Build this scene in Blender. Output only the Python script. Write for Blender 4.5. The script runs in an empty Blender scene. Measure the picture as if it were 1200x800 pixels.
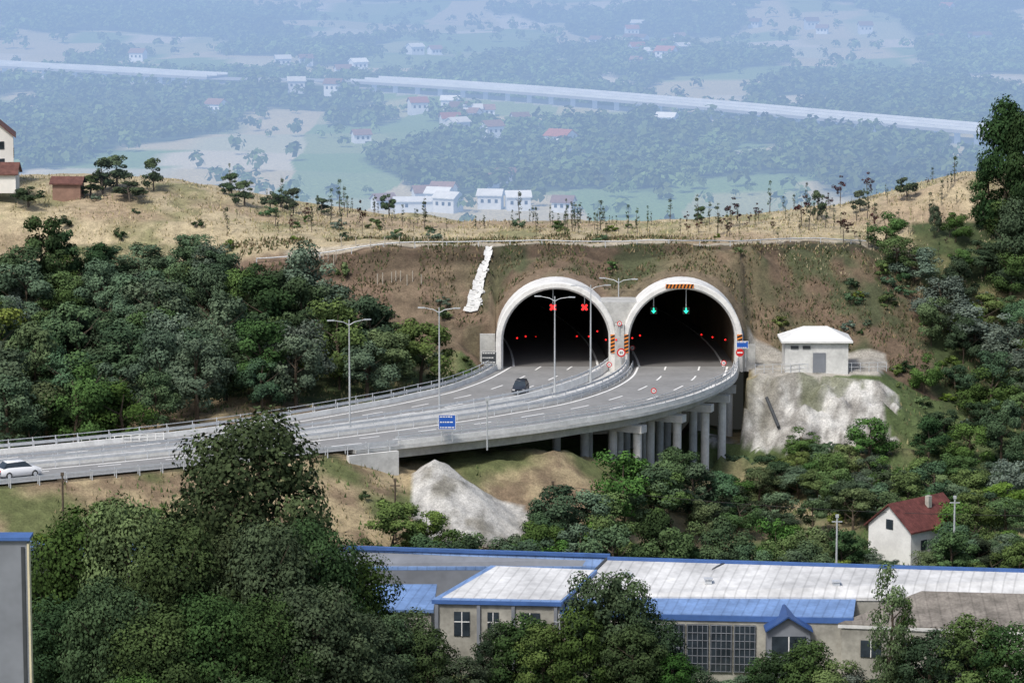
import bpy, math, random
import numpy as np
from mathutils import Vector, Matrix
random.seed(7); rng=np.random.default_rng(7)
F=4000.0; H=63.0; TH=math.atan(0.15); CT,ST=math.cos(TH),math.sin(TH)
COL=bpy.context.scene.collection

def ray(px,py):
    u=(px-600)/F; v=(400-py)/F
    return (u, CT+v*ST, -ST+v*CT)
def at(px,py,D):
    d=ray(px,py); k=D/d[1]
    return (d[0]*k, D, H+d[2]*k)
def onz(px,py,z):
    d=ray(px,py); k=(z-H)/d[2]
    return (d[0]*k, d[1]*k, z)

def vnoise(x,y,seed=0):
    x=np.asarray(x,float); y=np.asarray(y,float)
    xi=np.floor(x); yi=np.floor(y); fx=x-xi; fy=y-yi
    fx=fx*fx*(3-2*fx); fy=fy*fy*(3-2*fy)
    def h(a,b):
        s=np.sin(a*127.1+b*311.7+seed*74.7)*43758.5453
        return s-np.floor(s)
    return (h(xi,yi)*(1-fx)+h(xi+1,yi)*fx)*(1-fy)+(h(xi,yi+1)*(1-fx)+h(xi+1,yi+1)*fx)*fy
def fbm(x,y,seed=0,o=4):
    s=0; a=.5; t=0
    for i in range(o):
        s=s+a*vnoise(x*2**i,y*2**i,seed+i*3); t+=a; a*=.5
    return s/t

# ---------------------------------------------------------------- road alignment
R2c=[(26.5,400),(25,389.5),(21,379),(15,369.5),(8.2,362.6),(-.9,355.2),(-17.3,345),(-33,336),(-52,325.5),(-80,310),(-120,288)]
L1c=[(-1,400),(-2.5,394.5),(-4.5,388.5),(-7.5,382),(-10.5,377.7),(-15,371.8),(-27,359.3),(-40.5,349),(-59,338.5),(-87,323),(-127,301)]
fa=[.447,.43,.415,.41,.41,.41,.41,.41,.41,.41,.41]
fb=[.545,.56,.575,.585,.585,.585,.59,.59,.59,.59,.59]
def cr(P,t):
    n=len(P); i=min(int(t),n-2); f=t-i
    g=lambda k:np.array(P[max(0,min(n-1,k))],float)
    p0,p1,p2,p3=g(i-1),g(i),g(i+1),g(i+2)
    return .5*((2*p1)+(-p0+p2)*f+(2*p0-5*p1+4*p2-p3)*f*f+(-p0+3*p1-3*p2+p3)*f**3)
NS=161
TS=np.linspace(0,10,NS)
R2=np.array([cr(R2c,t) for t in TS]); L1=np.array([cr(L1c,t) for t in TS])
FA=np.interp(TS,range(11),fa); FB=np.interp(TS,range(11),fb)
L2=L1+(R2-L1)*FA[:,None]; R1=L1+(R2-L1)*FB[:,None]
LAT=(R2-L1)/np.linalg.norm(R2-L1,axis=1)[:,None]
CC=(L1+R2)/2; HW=np.linalg.norm(R2-L1,axis=1)/2
EMB=R2[:,0]<-21
HW_px=[(-160,62),(-60,69),(0,75),(130,82),(260,89),(400,92),(600,104),(800,120),(980,136),(1165,152),(1330,166)]
HWZ=-56.0
HWY=np.array([onz(a_,b_,HWZ) for a_,b_ in HW_px])
def hdist(x_,y_):
    return np.abs(y_-np.interp(x_,HWY[:,0],HWY[:,1]))
def road_d(x,y,mask=None):
    C=CC if mask is None else CC[mask]; W=HW if mask is None else HW[mask]; Lt=LAT if mask is None else LAT[mask]
    best=np.full(x.shape,1e9); side=np.zeros(x.shape)
    for i in range(0,len(C)):
        dx=x-C[i,0]; dy=y-C[i,1]
        d=np.sqrt(dx*dx+dy*dy)-W[i]
        m=d<best
        best=np.where(m,d,best); side=np.where(m,(dx*Lt[i,0]+dy*Lt[i,1])/W[i],side)
    return best,side
def lat_d(x,y):
    best=np.full(x.shape,1e9); out=np.zeros(x.shape); fr=np.zeros(x.shape); ix=np.zeros(x.shape,int)
    for i in range(len(CC)):
        dx=x-CC[i,0]; dy=y-CC[i,1]
        d=dx*dx+dy*dy
        l=dx*LAT[i,0]+dy*LAT[i,1]
        off=np.sqrt(np.maximum(d-l*l,0))
        sc=off+np.maximum(np.abs(l)-HW[i],0)*.2
        m=sc<best
        best=np.where(m,sc,best); out=np.where(m,np.abs(l)-HW[i],out); fr=np.where(m,l/HW[i],fr); ix=np.where(m,i,ix)
    return out,fr,best,ix

# ---------------------------------------------------------------- terrain
tail=lambda r:[(452,r-.5),(480,r-8),(520,-8),(600,-28),(800,-55),(950,-66),(1400,-64),(2000,-66),(2600,-60),(3200,0),(4200,130),(7000,420)]
cols=[(-110,[(330,-12),(350,-3),(370,0),(395,3),(412,8),(428,16),(442,18.8)]),
(-66,[(330,-12),(345,-5),(365,0),(392,2),(408,6),(426,15.3),(440,18.4)]),
(-44,[(330,-12),(345,-5),(365,0),(392,2),(408,6),(424,14.6),(440,17.4)]),
(-30,[(330,-12),(345,-5),(362,0),(390,2),(403,6),(414,12.8),(428,13.8),(440,14.8)]),
(-16,[(335,-12),(350,-7),(365,-1),(388,.5),(398,2),(411,12.6),(414,13.1),(430,13.2),(436,13.5),(442,12.8)]),
(-6,[(345,-12),(365,-8),(378,-2),(396,.5),(400.5,4),(410.5,13),(414,13.2),(426,13.0),(434,13.3),(442,12.0)]),
(-2.6,[(365,-12),(378,-8),(396,-3),(400.4,1),(400.5,5),(410.5,13),(414,13.2),(426,13.0),(434,13.3),(442,12.0)]),
(5,[(375,-12),(390,-10),(400.4,-8),(400.5,8),(410.5,13),(414,13.2),(426,13.0),(434,13.2),(442,11.8)]),
(20,[(375,-12),(390,-10),(400.4,-8),(400.5,8),(410.5,13),(414,13.2),(426,13.0),(434,13.2),(442,12.0)]),
(25,[(379,-12),(388,-9),(394,-3),(400.4,-2),(400.5,5),(411,12.9),(415,13.1),(426,13.1),(434,13.3),(442,12.2)]),
(27,[(379,-12),(387.5,-9),(393.5,-1.2),(400.4,-.6),(400.5,3),(411.5,12.8),(416,13.1),(426,13.1),(434,13.3),(442,12.4)]),
(29,[(379,-12),(387.5,-9),(394,-.6),(395,0),(403,.4),(413,12.8),(416,13.1),(426,13.1),(434,13.4),(442,12.6)]),
(34,[(380,-11),(387.5,-8),(393.5,-.6),(394.5,0),(405,.1),(416,12),(420,12.8),(430,13.2),(442,13.2)]),
(43,[(380,-11),(387,-8),(393.5,-1.5),(396,0),(404,.6),(418,11.5),(424,12.8),(442,14.2)]),
(49.5,[(380,-11),(390,-8),(400,-3),(410,3),(420,9),(430,13),(440,15.8)]),
(58,[(380,-11),(400,-5),(412,2),(425,10.5),(440,18)]),
(70,[(380,-11),(400,-5),(412,3),(425,12),(440,20)]),
(110,[(380,-11),(400,-5),(412,3),(425,12),(440,22)])]
CX=np.array([c[0] for c in cols],float)
ARCH=[5.2,20.1]; RI=6.25; RO=7.12; ZC=3.25
def yb(x): return np.interp(x,[20,35,46],[412.3,420.5,423])
def conez(x,y):
    return -1.2-.72*np.sqrt((x+8.0)**2+((y-347.4)*.9)**2)
def prof(x):
    z=np.zeros_like(x)
    for c in ARCH:
        q=RO**2-(x-c)**2
        z=np.maximum(z,np.where(q>0,ZC+np.sqrt(np.maximum(q,0))-.15,0))
    z=np.where((x>5)&(x<20),np.maximum(z,7.6),z)
    return np.maximum(z,4.0)
def T(x,y):
    x=np.atleast_1d(np.asarray(x,float)); y=np.atleast_1d(np.asarray(y,float))
    x,y=np.broadcast_arrays(x,y); x=x.copy(); y=y.copy()
    V=[]
    for cx,p in cols:
        pp=p+tail(p[-1][1]); V.append(np.interp(y,[a for a,b in pp],[b for a,b in pp]))
    V=np.array(V)
    xc=np.clip(x,CX[0],CX[-1]); i=np.clip(np.searchsorted(CX,xc)-1,0,len(CX)-2)
    f=(xc-CX[i])/(CX[i+1]-CX[i])
    z=np.take_along_axis(V,i[None],0)[0]*(1-f)+np.take_along_axis(V,(i+1)[None],0)[0]*f
    m=(x>-2.4)&(x<27.6)&(y>=400.5)&(y<410.5)
    pz=prof(x); k=np.clip((y-402.5)/8.,0,1)
    z=np.where(m,pz*(1-k)+13.*k,z)
    plat=(x>28)&(x<46)&(y>393)&(y<407)
    rock=(x>23)&(x<47)&(y>385)&(y<394)
    z=z+np.where((y>280)&(y<1000)&~plat&~m,(fbm(x/6,y/6,3)-.5)*1.3,0)+np.where((y>404)&(y<1000),(fbm(x/2.2,y/2.2,13)-.5)*.6,0)
    z=z+np.where(rock,(fbm(x/2.4,y/1.0,17,5)-.55)*5.2,0)
    far=np.clip((y-800)/400,0,1)
    z=z+far*((fbm(x/230,y/330,5)-.5)*30*np.clip((y-700)/1500,0.3,1.6)+(fbm(x/60,y/60,9)-.5)*4)
    hd=hdist(x,y); hk=np.clip(1-(hd-18)/45,0,1)*(y>1000)
    gz=HWZ-np.interp(x,[-330,-300,-150,-130,-95,-70,250,330],[3,5,5,1.4,1.4,4.6,6.5,4])
    z=z*(1-hk)+gz*hk
    m=(y>290)&(y<400.4)&(np.abs(x)<140)
    if m.any():
        xs=x[m]; ys=y[m]; zs=z[m]
        out,fr,b,ix=lat_d(xs,ys)
        inside=(out<1.5)&(b<4)
        t=(fr+1)/2
        zs=np.where(inside,np.minimum(zs,-2.6-5*np.clip(t,0,1)),zs)
        lo=(~inside)&(fr<-1)&(b<4)
        zs=np.where(lo,np.minimum(zs,-.3+(out-1.2)*.8),zs)
        zt=np.interp(R2[ix,0],[-21,-9,-4,4,10,15,20,24],[-2.5,-3.2,-3.0,-2.8,-4.6,-7.2,-9.5,-11])
        zs=np.where((fr>-1.05)&(b<8),np.maximum(zs,zt-np.maximum(out-1.0,0)/1.65+(fbm(xs/3,ys/3,61)-.5)*1.6),zs)
        zs=np.where(~inside&(fr>0),np.maximum(zs,conez(xs,ys)+(fbm(xs/1.1,ys/1.1,65)-.5)*1.0),zs)
        zs=np.where(inside,np.minimum(zs,-2.2),zs)
        de,se=road_d(xs,ys,EMB)
        ze=-.3-np.maximum(de-.8,0)/1.75
        zs=np.where(de<=.8,-.3,np.maximum(zs,ze))
        z[m]=zs
    return z
def Ts(x,y): return float(T([x],[y])[0])
_t=np.concatenate([np.arange(255,480,.5),np.arange(480,3500,4)])
def onT(px,py,dmin=255):
    d=ray(px,py); ys=_t[_t>=dmin]; k=ys/d[1]
    x=d[0]*k; z=H+d[2]*k; g=T(x,ys)
    i=int(np.argmax(g>=z)) if (g>=z).any() else len(ys)-1
    return (x[i],ys[i],g[i])

# ---------------------------------------------------------------- materials
def painted_haze(nt,shader,out,k=1060.,y0=425.):  # aerial haze painted into the surface: emission colour mixed in with growing world Y
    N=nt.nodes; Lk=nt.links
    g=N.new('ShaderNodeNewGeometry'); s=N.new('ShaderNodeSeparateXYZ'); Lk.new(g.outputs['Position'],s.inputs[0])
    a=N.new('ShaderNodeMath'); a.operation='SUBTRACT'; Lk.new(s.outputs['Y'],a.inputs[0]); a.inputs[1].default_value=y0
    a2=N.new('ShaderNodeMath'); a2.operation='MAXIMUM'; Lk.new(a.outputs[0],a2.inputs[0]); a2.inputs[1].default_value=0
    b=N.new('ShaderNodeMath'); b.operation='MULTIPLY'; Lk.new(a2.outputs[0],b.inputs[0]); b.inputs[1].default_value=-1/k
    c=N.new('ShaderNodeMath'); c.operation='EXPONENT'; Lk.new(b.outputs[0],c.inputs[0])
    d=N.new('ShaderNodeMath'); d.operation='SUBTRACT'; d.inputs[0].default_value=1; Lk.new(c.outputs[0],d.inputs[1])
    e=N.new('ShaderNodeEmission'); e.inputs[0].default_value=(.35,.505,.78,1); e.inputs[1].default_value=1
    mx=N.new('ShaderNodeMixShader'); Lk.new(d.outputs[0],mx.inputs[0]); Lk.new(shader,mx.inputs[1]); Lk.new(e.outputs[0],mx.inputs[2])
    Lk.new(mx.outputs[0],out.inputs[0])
def mat(name,col,rough=.8,var=.22,scale=1.2,haze=False,metal=0,emit=0,attr=None,stripes=None,fine=0,orand=0,bump=0,spec=.3):
    m=bpy.data.materials.new(name); m.use_nodes=True; nt=m.node_tree; N=nt.nodes; Lk=nt.links; N.clear()
    out=N.new('ShaderNodeOutputMaterial'); p=N.new('ShaderNodeBsdfPrincipled')
    p.inputs['Roughness'].default_value=rough; p.inputs['Metallic'].default_value=metal
    p.inputs['Specular IOR Level'].default_value=spec
    geo=N.new('ShaderNodeNewGeometry')
    if attr:
        c=N.new('ShaderNodeAttribute'); c.attribute_name=attr; cs=c.outputs['Color']
    else:
        c=N.new('ShaderNodeRGB'); c.outputs[0].default_value=(*col,1); cs=c.outputs[0]
    def mul(cs,fac):
        mm=N.new('ShaderNodeVectorMath'); mm.operation='SCALE'; Lk.new(cs,mm.inputs[0]); Lk.new(fac,mm.inputs['Scale']); return mm.outputs[0]
    def noise(sc,v,det=3):
        n=N.new('ShaderNodeTexNoise'); n.inputs['Scale'].default_value=sc; n.inputs['Detail'].default_value=det; n.inputs['Roughness'].default_value=.65
        Lk.new(geo.outputs['Position'],n.inputs['Vector'])
        r=N.new('ShaderNodeMapRange'); r.inputs[1].default_value=.3; r.inputs[2].default_value=.7; r.inputs[3].default_value=1-v; r.inputs[4].default_value=1+v
        Lk.new(n.outputs['Fac'],r.inputs[0]); return r.outputs[0],n.outputs['Fac']
    nf=None
    if var:
        f,nf=noise(scale,var); cs=mul(cs,f)
    if fine:
        f,_=noise(scale*6,fine,2); cs=mul(cs,f)
    if stripes:
        dx,dy,sc,am=stripes
        dp=N.new('ShaderNodeVectorMath'); dp.operation='DOT_PRODUCT'; Lk.new(geo.outputs['Position'],dp.inputs[0]); dp.inputs[1].default_value=(dx,dy,0)
        s=N.new('ShaderNodeMath'); s.operation='MULTIPLY'; Lk.new(dp.outputs['Value'],s.inputs[0]); s.inputs[1].default_value=sc
        fr=N.new('ShaderNodeMath'); fr.operation='PINGPONG'; Lk.new(s.outputs[0],fr.inputs[0]); fr.inputs[1].default_value=.5
        r=N.new('ShaderNodeMapRange'); r.inputs[1].default_value=0; r.inputs[2].default_value=.12; r.inputs[3].default_value=1-am; r.inputs[4].default_value=1
        Lk.new(fr.outputs[0],r.inputs[0]); cs=mul(cs,r.outputs[0])
    if orand:
        oi=N.new('ShaderNodeObjectInfo'); r=N.new('ShaderNodeMapRange'); r.inputs[3].default_value=1-orand; r.inputs[4].default_value=1+orand
        Lk.new(oi.outputs['Random'],r.inputs[0]); cs=mul(cs,r.outputs[0])
    Lk.new(cs,p.inputs['Base Color'])
    if bump and nf is not None:
        b=N.new('ShaderNodeBump'); b.inputs['Strength'].default_value=bump; b.inputs['Distance'].default_value=.3
        Lk.new(nf,b.inputs['Height']); Lk.new(b.outputs[0],p.inputs['Normal'])
    if emit:
        Lk.new(cs,p.inputs['Emission Color']); p.inputs['Emission Strength'].default_value=emit
    if haze: painted_haze(nt,p.outputs[0],out)
    else: Lk.new(p.outputs[0],out.inputs[0])
    return m
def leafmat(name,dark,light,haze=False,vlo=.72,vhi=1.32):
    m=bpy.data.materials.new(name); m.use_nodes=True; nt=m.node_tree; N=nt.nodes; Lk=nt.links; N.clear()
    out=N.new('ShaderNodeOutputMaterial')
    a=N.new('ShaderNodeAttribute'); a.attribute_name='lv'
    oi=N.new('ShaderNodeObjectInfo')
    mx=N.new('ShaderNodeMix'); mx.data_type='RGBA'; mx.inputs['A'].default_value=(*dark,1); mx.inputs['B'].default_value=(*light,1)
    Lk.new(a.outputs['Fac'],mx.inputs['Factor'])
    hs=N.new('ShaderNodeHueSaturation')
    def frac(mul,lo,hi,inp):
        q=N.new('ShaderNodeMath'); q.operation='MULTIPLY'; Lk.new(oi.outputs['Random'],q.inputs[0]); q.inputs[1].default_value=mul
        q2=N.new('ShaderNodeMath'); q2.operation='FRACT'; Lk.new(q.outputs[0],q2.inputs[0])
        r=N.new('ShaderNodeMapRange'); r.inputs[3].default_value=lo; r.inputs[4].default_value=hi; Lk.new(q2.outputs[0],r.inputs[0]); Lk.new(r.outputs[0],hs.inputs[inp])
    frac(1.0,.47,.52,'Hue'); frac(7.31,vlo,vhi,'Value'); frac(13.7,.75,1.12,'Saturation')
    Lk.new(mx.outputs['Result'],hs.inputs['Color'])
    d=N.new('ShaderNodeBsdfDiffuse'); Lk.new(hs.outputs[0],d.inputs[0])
    if haze: painted_haze(nt,d.outputs[0],out)
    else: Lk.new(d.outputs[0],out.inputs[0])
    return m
M=dict(
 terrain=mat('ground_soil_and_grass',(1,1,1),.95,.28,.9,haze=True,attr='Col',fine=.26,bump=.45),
 asphalt=mat('asphalt',(.25,.25,.245),.85,.14,.25,fine=.08),
 paint=mat('white_road_paint',(.85,.85,.83),.7,.1,2),
 conc=mat('concrete',(.44,.44,.42),.85,.2,.6,fine=.1),
 concl=mat('pale_concrete',(.58,.58,.56),.85,.18,.5,fine=.08),
 kerbm=mat('pale_barrier_concrete',(.68,.68,.66),.85,.14,.7,fine=.06),
 ringm=mat('portal_concrete',(.70,.69,.66),.85,.14,.7,fine=.07),
 concd=mat('median_gap_dark',(.05,.05,.048),.9,.2,.5),
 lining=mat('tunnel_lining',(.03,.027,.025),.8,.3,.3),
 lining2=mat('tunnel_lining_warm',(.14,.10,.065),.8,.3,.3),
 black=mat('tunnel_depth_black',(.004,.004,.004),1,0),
 roadin=mat('tunnel_asphalt',(.15,.145,.14),.8,.1,.3),
 steel=mat('galvanised_steel',(.50,.52,.54),.5,.12,2,metal=.1),
 dsteel=mat('dark_metal',(.05,.055,.06),.6,.1,2),
 pole=mat('lamp_pole_steel',(.46,.48,.49),.5,.1,1,metal=.2),
 bark=mat('bark',(.09,.07,.05),.9,.3,3),
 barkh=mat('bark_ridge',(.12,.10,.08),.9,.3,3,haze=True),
 white=mat('white_paint',(.70,.70,.68),.7,.1,.8,fine=.04),
 whiteroof=mat('white_metal_roof',(.58,.58,.57),.6,.22,.18,stripes=(1,-.25,1.0,.25),fine=.14),
 blueroof=mat('blue_metal_roof',(.16,.26,.47),.55,.22,.35,stripes=(1,-.25,1.1,.28),fine=.12),
 bluetrim=mat('blue_trim',(.06,.13,.33),.5,.16,.8),
 navy=mat('navy_trim',(.035,.08,.22),.5,.16,.8),
 greyroof=mat('weathered_fibre_cement_roof',(.20,.18,.155),.9,.38,.6,stripes=(1,0,1.0,.25),fine=.2),
 beige=mat('beige_render',(.32,.31,.27),.9,.28,.35,fine=.14),
 greywall=mat('grey_cladding',(.20,.215,.24),.8,.18,.4),
 yellowish=mat('cream_lit_edge',(.62,.55,.38),.8,.1,1),
 glass=mat('window_glass',(.03,.04,.05),.15,.4,.8,spec=.6),
 tile=mat('red_roof_tile',(.125,.042,.036),.8,.35,1.5,stripes=(.6,.8,3,.25),fine=.2),
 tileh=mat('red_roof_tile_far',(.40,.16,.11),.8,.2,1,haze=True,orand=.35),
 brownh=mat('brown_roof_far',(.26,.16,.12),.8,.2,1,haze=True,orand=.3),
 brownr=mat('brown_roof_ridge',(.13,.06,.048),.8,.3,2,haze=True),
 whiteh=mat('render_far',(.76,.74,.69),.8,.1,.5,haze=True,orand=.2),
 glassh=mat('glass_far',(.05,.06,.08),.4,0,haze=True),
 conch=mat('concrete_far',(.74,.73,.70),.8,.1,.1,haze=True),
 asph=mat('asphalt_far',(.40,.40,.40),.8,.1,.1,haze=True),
 red=mat('red_enamel',(.55,.02,.02),.5,.05),
 orange=mat('orange_enamel',(.70,.22,.04),.5,.05),
 blk=mat('black_enamel',(.015,.015,.015),.5,.05),
 sblue=mat('blue_sign_face',(.02,.10,.42),.5,.05),
 redlit=mat('red_signal_light',(1,.02,.02),.5,0,emit=1.6),
 greenlit=mat('green_signal_light',(.03,1,.55),.5,0,emit=1.2),
 rubber=mat('rubber',(.02,.02,.02),.9,.1),
 cardark=mat('dark_car_paint',(.03,.035,.045),.3,.03,spec=.6),
 carwhite=mat('white_car_paint',(.75,.76,.78),.3,.03,spec=.6),
 lampglass=mat('headlight_glass',(.7,.7,.7),.2,0,spec=.6),
 stake=mat('pale_timber',(.45,.41,.34),.8,.15),
 leafA=leafmat('leaves_green',(.025,.048,.018),(.108,.180,.055)),
 leafB=leafmat('leaves_blue_green',(.028,.053,.033),(.100,.160,.084)),
 leafC=leafmat('leaves_grey_green',(.05,.075,.055),(.17,.225,.165)),
 leafD=leafmat('leaves_dark',(.014,.028,.015),(.058,.098,.043)),
 leafF=leafmat('leaves_deep_green',(.011,.024,.010),(.062,.110,.033),vlo=.85,vhi=1.15),
 leafY=leafmat('leaves_yellow_green',(.045,.072,.018),(.16,.22,.06)),
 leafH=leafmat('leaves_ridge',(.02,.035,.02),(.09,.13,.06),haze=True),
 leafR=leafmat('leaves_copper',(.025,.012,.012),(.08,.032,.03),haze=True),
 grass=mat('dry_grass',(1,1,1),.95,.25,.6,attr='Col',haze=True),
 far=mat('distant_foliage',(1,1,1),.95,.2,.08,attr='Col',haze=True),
)

# ---------------------------------------------------------------- mesh builder
class MB:
    def __init__(s): s.v=[]; s.f=[]; s.m=[]
    def add(s,vs,fs,mi=0):
        o=len(s.v); s.v+= [tuple(v) for v in vs]
        for f in fs: s.f.append(tuple(i+o for i in f)); s.m.append(mi)
    def box(s,c,d,rz=0,mi=0,rx=0):
        R=Matrix.Rotation(rz,3,'Z')@Matrix.Rotation(rx,3,'X')
        vs=[]
        for sx in(-.5,.5):
            for sy in(-.5,.5):
                for sz in(-.5,.5):
                    vs.append(Vector(c)+R@Vector((sx*d[0],sy*d[1],sz*d[2])))
        s.add(vs,[(0,1,3,2),(4,6,7,5),(0,4,5,1),(2,3,7,6),(0,2,6,4),(1,5,7,3)],mi)
    def tube(s,pts,rad,n=8,mi=0,cap=True):
        pts=[Vector(p) for p in pts]; rings=[]
        for i,p in enumerate(pts):
            d=(pts[min(i+1,len(pts)-1)]-pts[max(i-1,0)]).normalized()
            a=d.cross(Vector((0,0,1)))
            if a.length<.05: a=Vector((1,0,0))
            a.normalize(); b=d.cross(a)
            r=rad[i] if hasattr(rad,'__len__') else rad
            rings.append([p+(a*math.cos(2*math.pi*k/n)+b*math.sin(2*math.pi*k/n))*r for k in range(n)])
        vs=[v for r in rings for v in r]; fs=[]
        for i in range(len(pts)-1):
            for k in range(n):
                fs.append((i*n+k,i*n+(k+1)%n,(i+1)*n+(k+1)%n,(i+1)*n+k))
        if cap: fs.append(tuple(range(n))[::-1]); fs.append(tuple((len(pts)-1)*n+k for k in range(n)))
        s.add(vs,fs,mi)
    def prism(s,top,bot,mi=0,sides=None):
        n=len(top); s.add(list(top)+list(bot),[tuple(range(n)),tuple(range(n,2*n))[::-1]],mi)
        o=len(s.v)-2*n
        for i in range(n):
            j=(i+1)%n; s.f.append((o+i,o+n+i,o+n+j,o+j)); s.m.append(mi if sides is None else sides)
    def mesh(s,name,mats,smooth=False):
        me=bpy.data.meshes.new(name); me.from_pydata(s.v,[],s.f)
        for m in mats: me.materials.append(m)
        me.polygons.foreach_set('material_index',s.m)
        if smooth: me.polygons.foreach_set('use_smooth',[True]*len(s.f))
        me.update(); return me
def obj(name,data,parent=None,loc=None,**k):
    o=bpy.data.objects.new(name,data); COL.objects.link(o)
    if parent is not None: o.parent=parent
    if loc is not None: o.location=loc
    for a,b in k.items(): o[a]=b
    return o
def top(name,label,cat,loc=(0,0,0),data=None,**k):
    return obj(name,data,None,loc,label=label,category=cat,**k)
def copy_thing(src,loc,rz=0,scale=None,kids=True,**k):
    c=src.copy(); COL.objects.link(c); c.location=loc; c.rotation_euler=(0,0,rz)
    if scale is not None: c.scale=scale
    for a,b in k.items(): c[a]=b
    if kids:
        for ch in src.children:
            d=ch.copy(); d.parent=c; COL.objects.link(d)
            for g in ch.children:
                e=g.copy(); e.parent=d; COL.objects.link(e)
    return c
def npmesh(name,V,Fq,mats,colname=None,cols=None,fl=None):
    me=bpy.data.meshes.new(name)
    me.vertices.add(len(V)); me.vertices.foreach_set('co',V.astype(np.float32).ravel())
    nf=len(Fq); k=Fq.shape[1]
    me.loops.add(nf*k); me.loops.foreach_set('vertex_index',Fq.astype(np.int32).ravel())
    me.polygons.add(nf); me.polygons.foreach_set('loop_start',np.arange(0,nf*k,k,dtype=np.int32))
    me.polygons.foreach_set('loop_total',np.full(nf,k,dtype=np.int32))
    for m in mats: me.materials.append(m)
    if cols is not None:
        a=me.color_attributes.new(colname,'FLOAT_COLOR','POINT')
        c=np.ones((len(V),4),np.float32); c[:,:3]=cols; a.data.foreach_set('color',c.ravel())
    if fl is not None:
        a=me.attributes.new('lv','FLOAT','POINT'); a.data.foreach_set('value',fl.astype(np.float32))
    me.update(calc_edges=True); return me

# ---------------------------------------------------------------- ground sheet
xl=np.concatenate([-np.array([6000,4000,2500,1600,1100,800,650,520]),np.arange(-430,-100,9),np.arange(-100,-14,1.),np.arange(-14,47,.5),np.arange(47,101,1.),np.arange(106,440,9),np.array([520,650,800,1100,1600,2500,4000,6000])])
xl=np.unique(xl)
yl=np.concatenate([[-400,-200,0,100,180,240],np.arange(262,328,1.),np.arange(328,352,.5),np.arange(352,384,1.),np.arange(384,400,.4),[400.3,400.6],np.arange(401,416,.5),np.arange(416,460,1.),np.arange(460,1000,9),np.arange(1000,2800,9),[2900,3050,3200,3500,3900,4400,5200,6200,7500]])
X,Y=np.meshgrid(xl,yl); Z=T(X.ravel(),Y.ravel()).reshape(X.shape)
nx,ny=len(xl),len(yl)
V=np.stack([X.ravel(),Y.ravel(),Z.ravel()],1)
ii=np.arange(nx*ny).reshape(ny,nx)
Fq=np.stack([ii[:-1,:-1],ii[:-1,1:],ii[1:,1:],ii[1:,:-1]],-1).reshape(-1,4)
cx=V[Fq][:,:,0].mean(1); cy=V[Fq][:,:,1].mean(1)
Fq=Fq[~((cy>400.3)&(cy<400.6)&(cx>-2.1)&(cx<27.4))]
def C3(*c): return np.array(c)[None,:]
x,y,z=V[:,0],V[:,1],V[:,2]
n1=fbm(x/9,y/9,21)[:,None]; n2=fbm(x/2.5,y/2.5,31)[:,None]; n3=fbm(x/25,y/14,41)[:,None]; n4=fbm(x/1.1,z/1.3,71,3)[:,None]
def lerp(a,b,t): return a*(1-t)+b*t
def sst(v,a,b): t=np.clip((v-a)/(b-a),0,1); return t*t*(3-2*t)
green=C3(.08,.11,.042); dry=C3(.26,.22,.125); brown=C3(.135,.097,.066); straw=C3(.40,.335,.215); dgreen=C3(.055,.075,.03)
col=lerp(green,dry,sst(n1,.52,.68))
col=np.where(((x<-12)&(y>355)&(y<412))[:,None],lerp(dgreen,C3(.14,.12,.065),sst(n2,.5,.75)),col)
ybx=yb(x)
slope=((x>-38)&(x<60)&(y>398)&(y<ybx+1.5))[:,None]
cs=lerp(brown,C3(.07,.078,.04),sst(.6*n2+.4*n1,.42,.58)); cs=lerp(cs,C3(.24,.18,.115),sst(n3,.56,.76)*.5)
left=sst(-x,-2,10)[:,None]; cs=lerp(cs,lerp(C3(.20,.14,.10),cs,.3),left)
terr=(np.sin(z*2.6+n1[:,0]*3)>.55)[:,None]; cs=np.where(terr&(x<0)[:,None],cs*.72,cs)
ap=((x>-3)&(x<28)&(y>=400.5)&(y<405))[:,None]; cs=np.where(ap,lerp(C3(.20,.15,.105),cs,.4),cs)
col=np.where(slope,cs,col)
ct=lerp(straw,C3(.19,.19,.09),sst(.5*n1+.5*n2,.50,.64)*.8); ct=lerp(ct,C3(.28,.20,.14),sst(n3,.55,.7)*.6)
topm=(sst(y-ybx,-1,2)*(y<700)*(y>408))[:,None]
col=lerp(col,ct,topm)
lw=((x<-38)&(y>406)&(y<420))[:,None]; col=np.where(lw,lerp(C3(.10,.115,.05),ct,sst(n1,.42,.6)),col)
rf=((x>50)&(y<432)&(y>396))[:,None]; col=np.where(rf,lerp(dgreen,C3(.20,.18,.09),sst(n1,.52,.68)),col)
bench=((np.abs(y-ybx)<.7)&(x>-28)&(x<46))[:,None]; col=np.where(bench,C3(.36,.32,.25),col)
bb=((y-ybx>-4.2)&(y-ybx<-1.4)&(x>-34)&(x<44))[:,None]; col=np.where(bb,col*.6,col)
shot=((x>22)&(x<44.5+3*(n2[:,0]-.5)*2)&(y>386.5)&(y<394.6)&(z>-7.4+4*(n2[:,0]-.5)))[:,None]
rk=lerp(C3(.50,.49,.46),C3(.24,.23,.21),sst(n4,.42,.58)); rk=lerp(rk,C3(.16,.15,.11),sst(n1,.52,.68)*.8); rk=lerp(rk,C3(.12,.13,.07),sst(n2,.62,.72)*.8)
col=np.where(shot,rk,col)
plat=((x>28)&(x<45)&(y>=394)&(y<405)&(z>-.3))[:,None]; col=np.where(plat,C3(.33,.31,.27),col)
mk=(y>300)&(y<400)&(np.abs(x)<120)
de=np.full(x.shape,99.); de[mk],_=road_d(x[mk],y[mk],EMB)
bank=((de<16)&(y<372))|((x>-12)&(x<15)&(y>332)&(y<364)&(z>-11))
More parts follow.
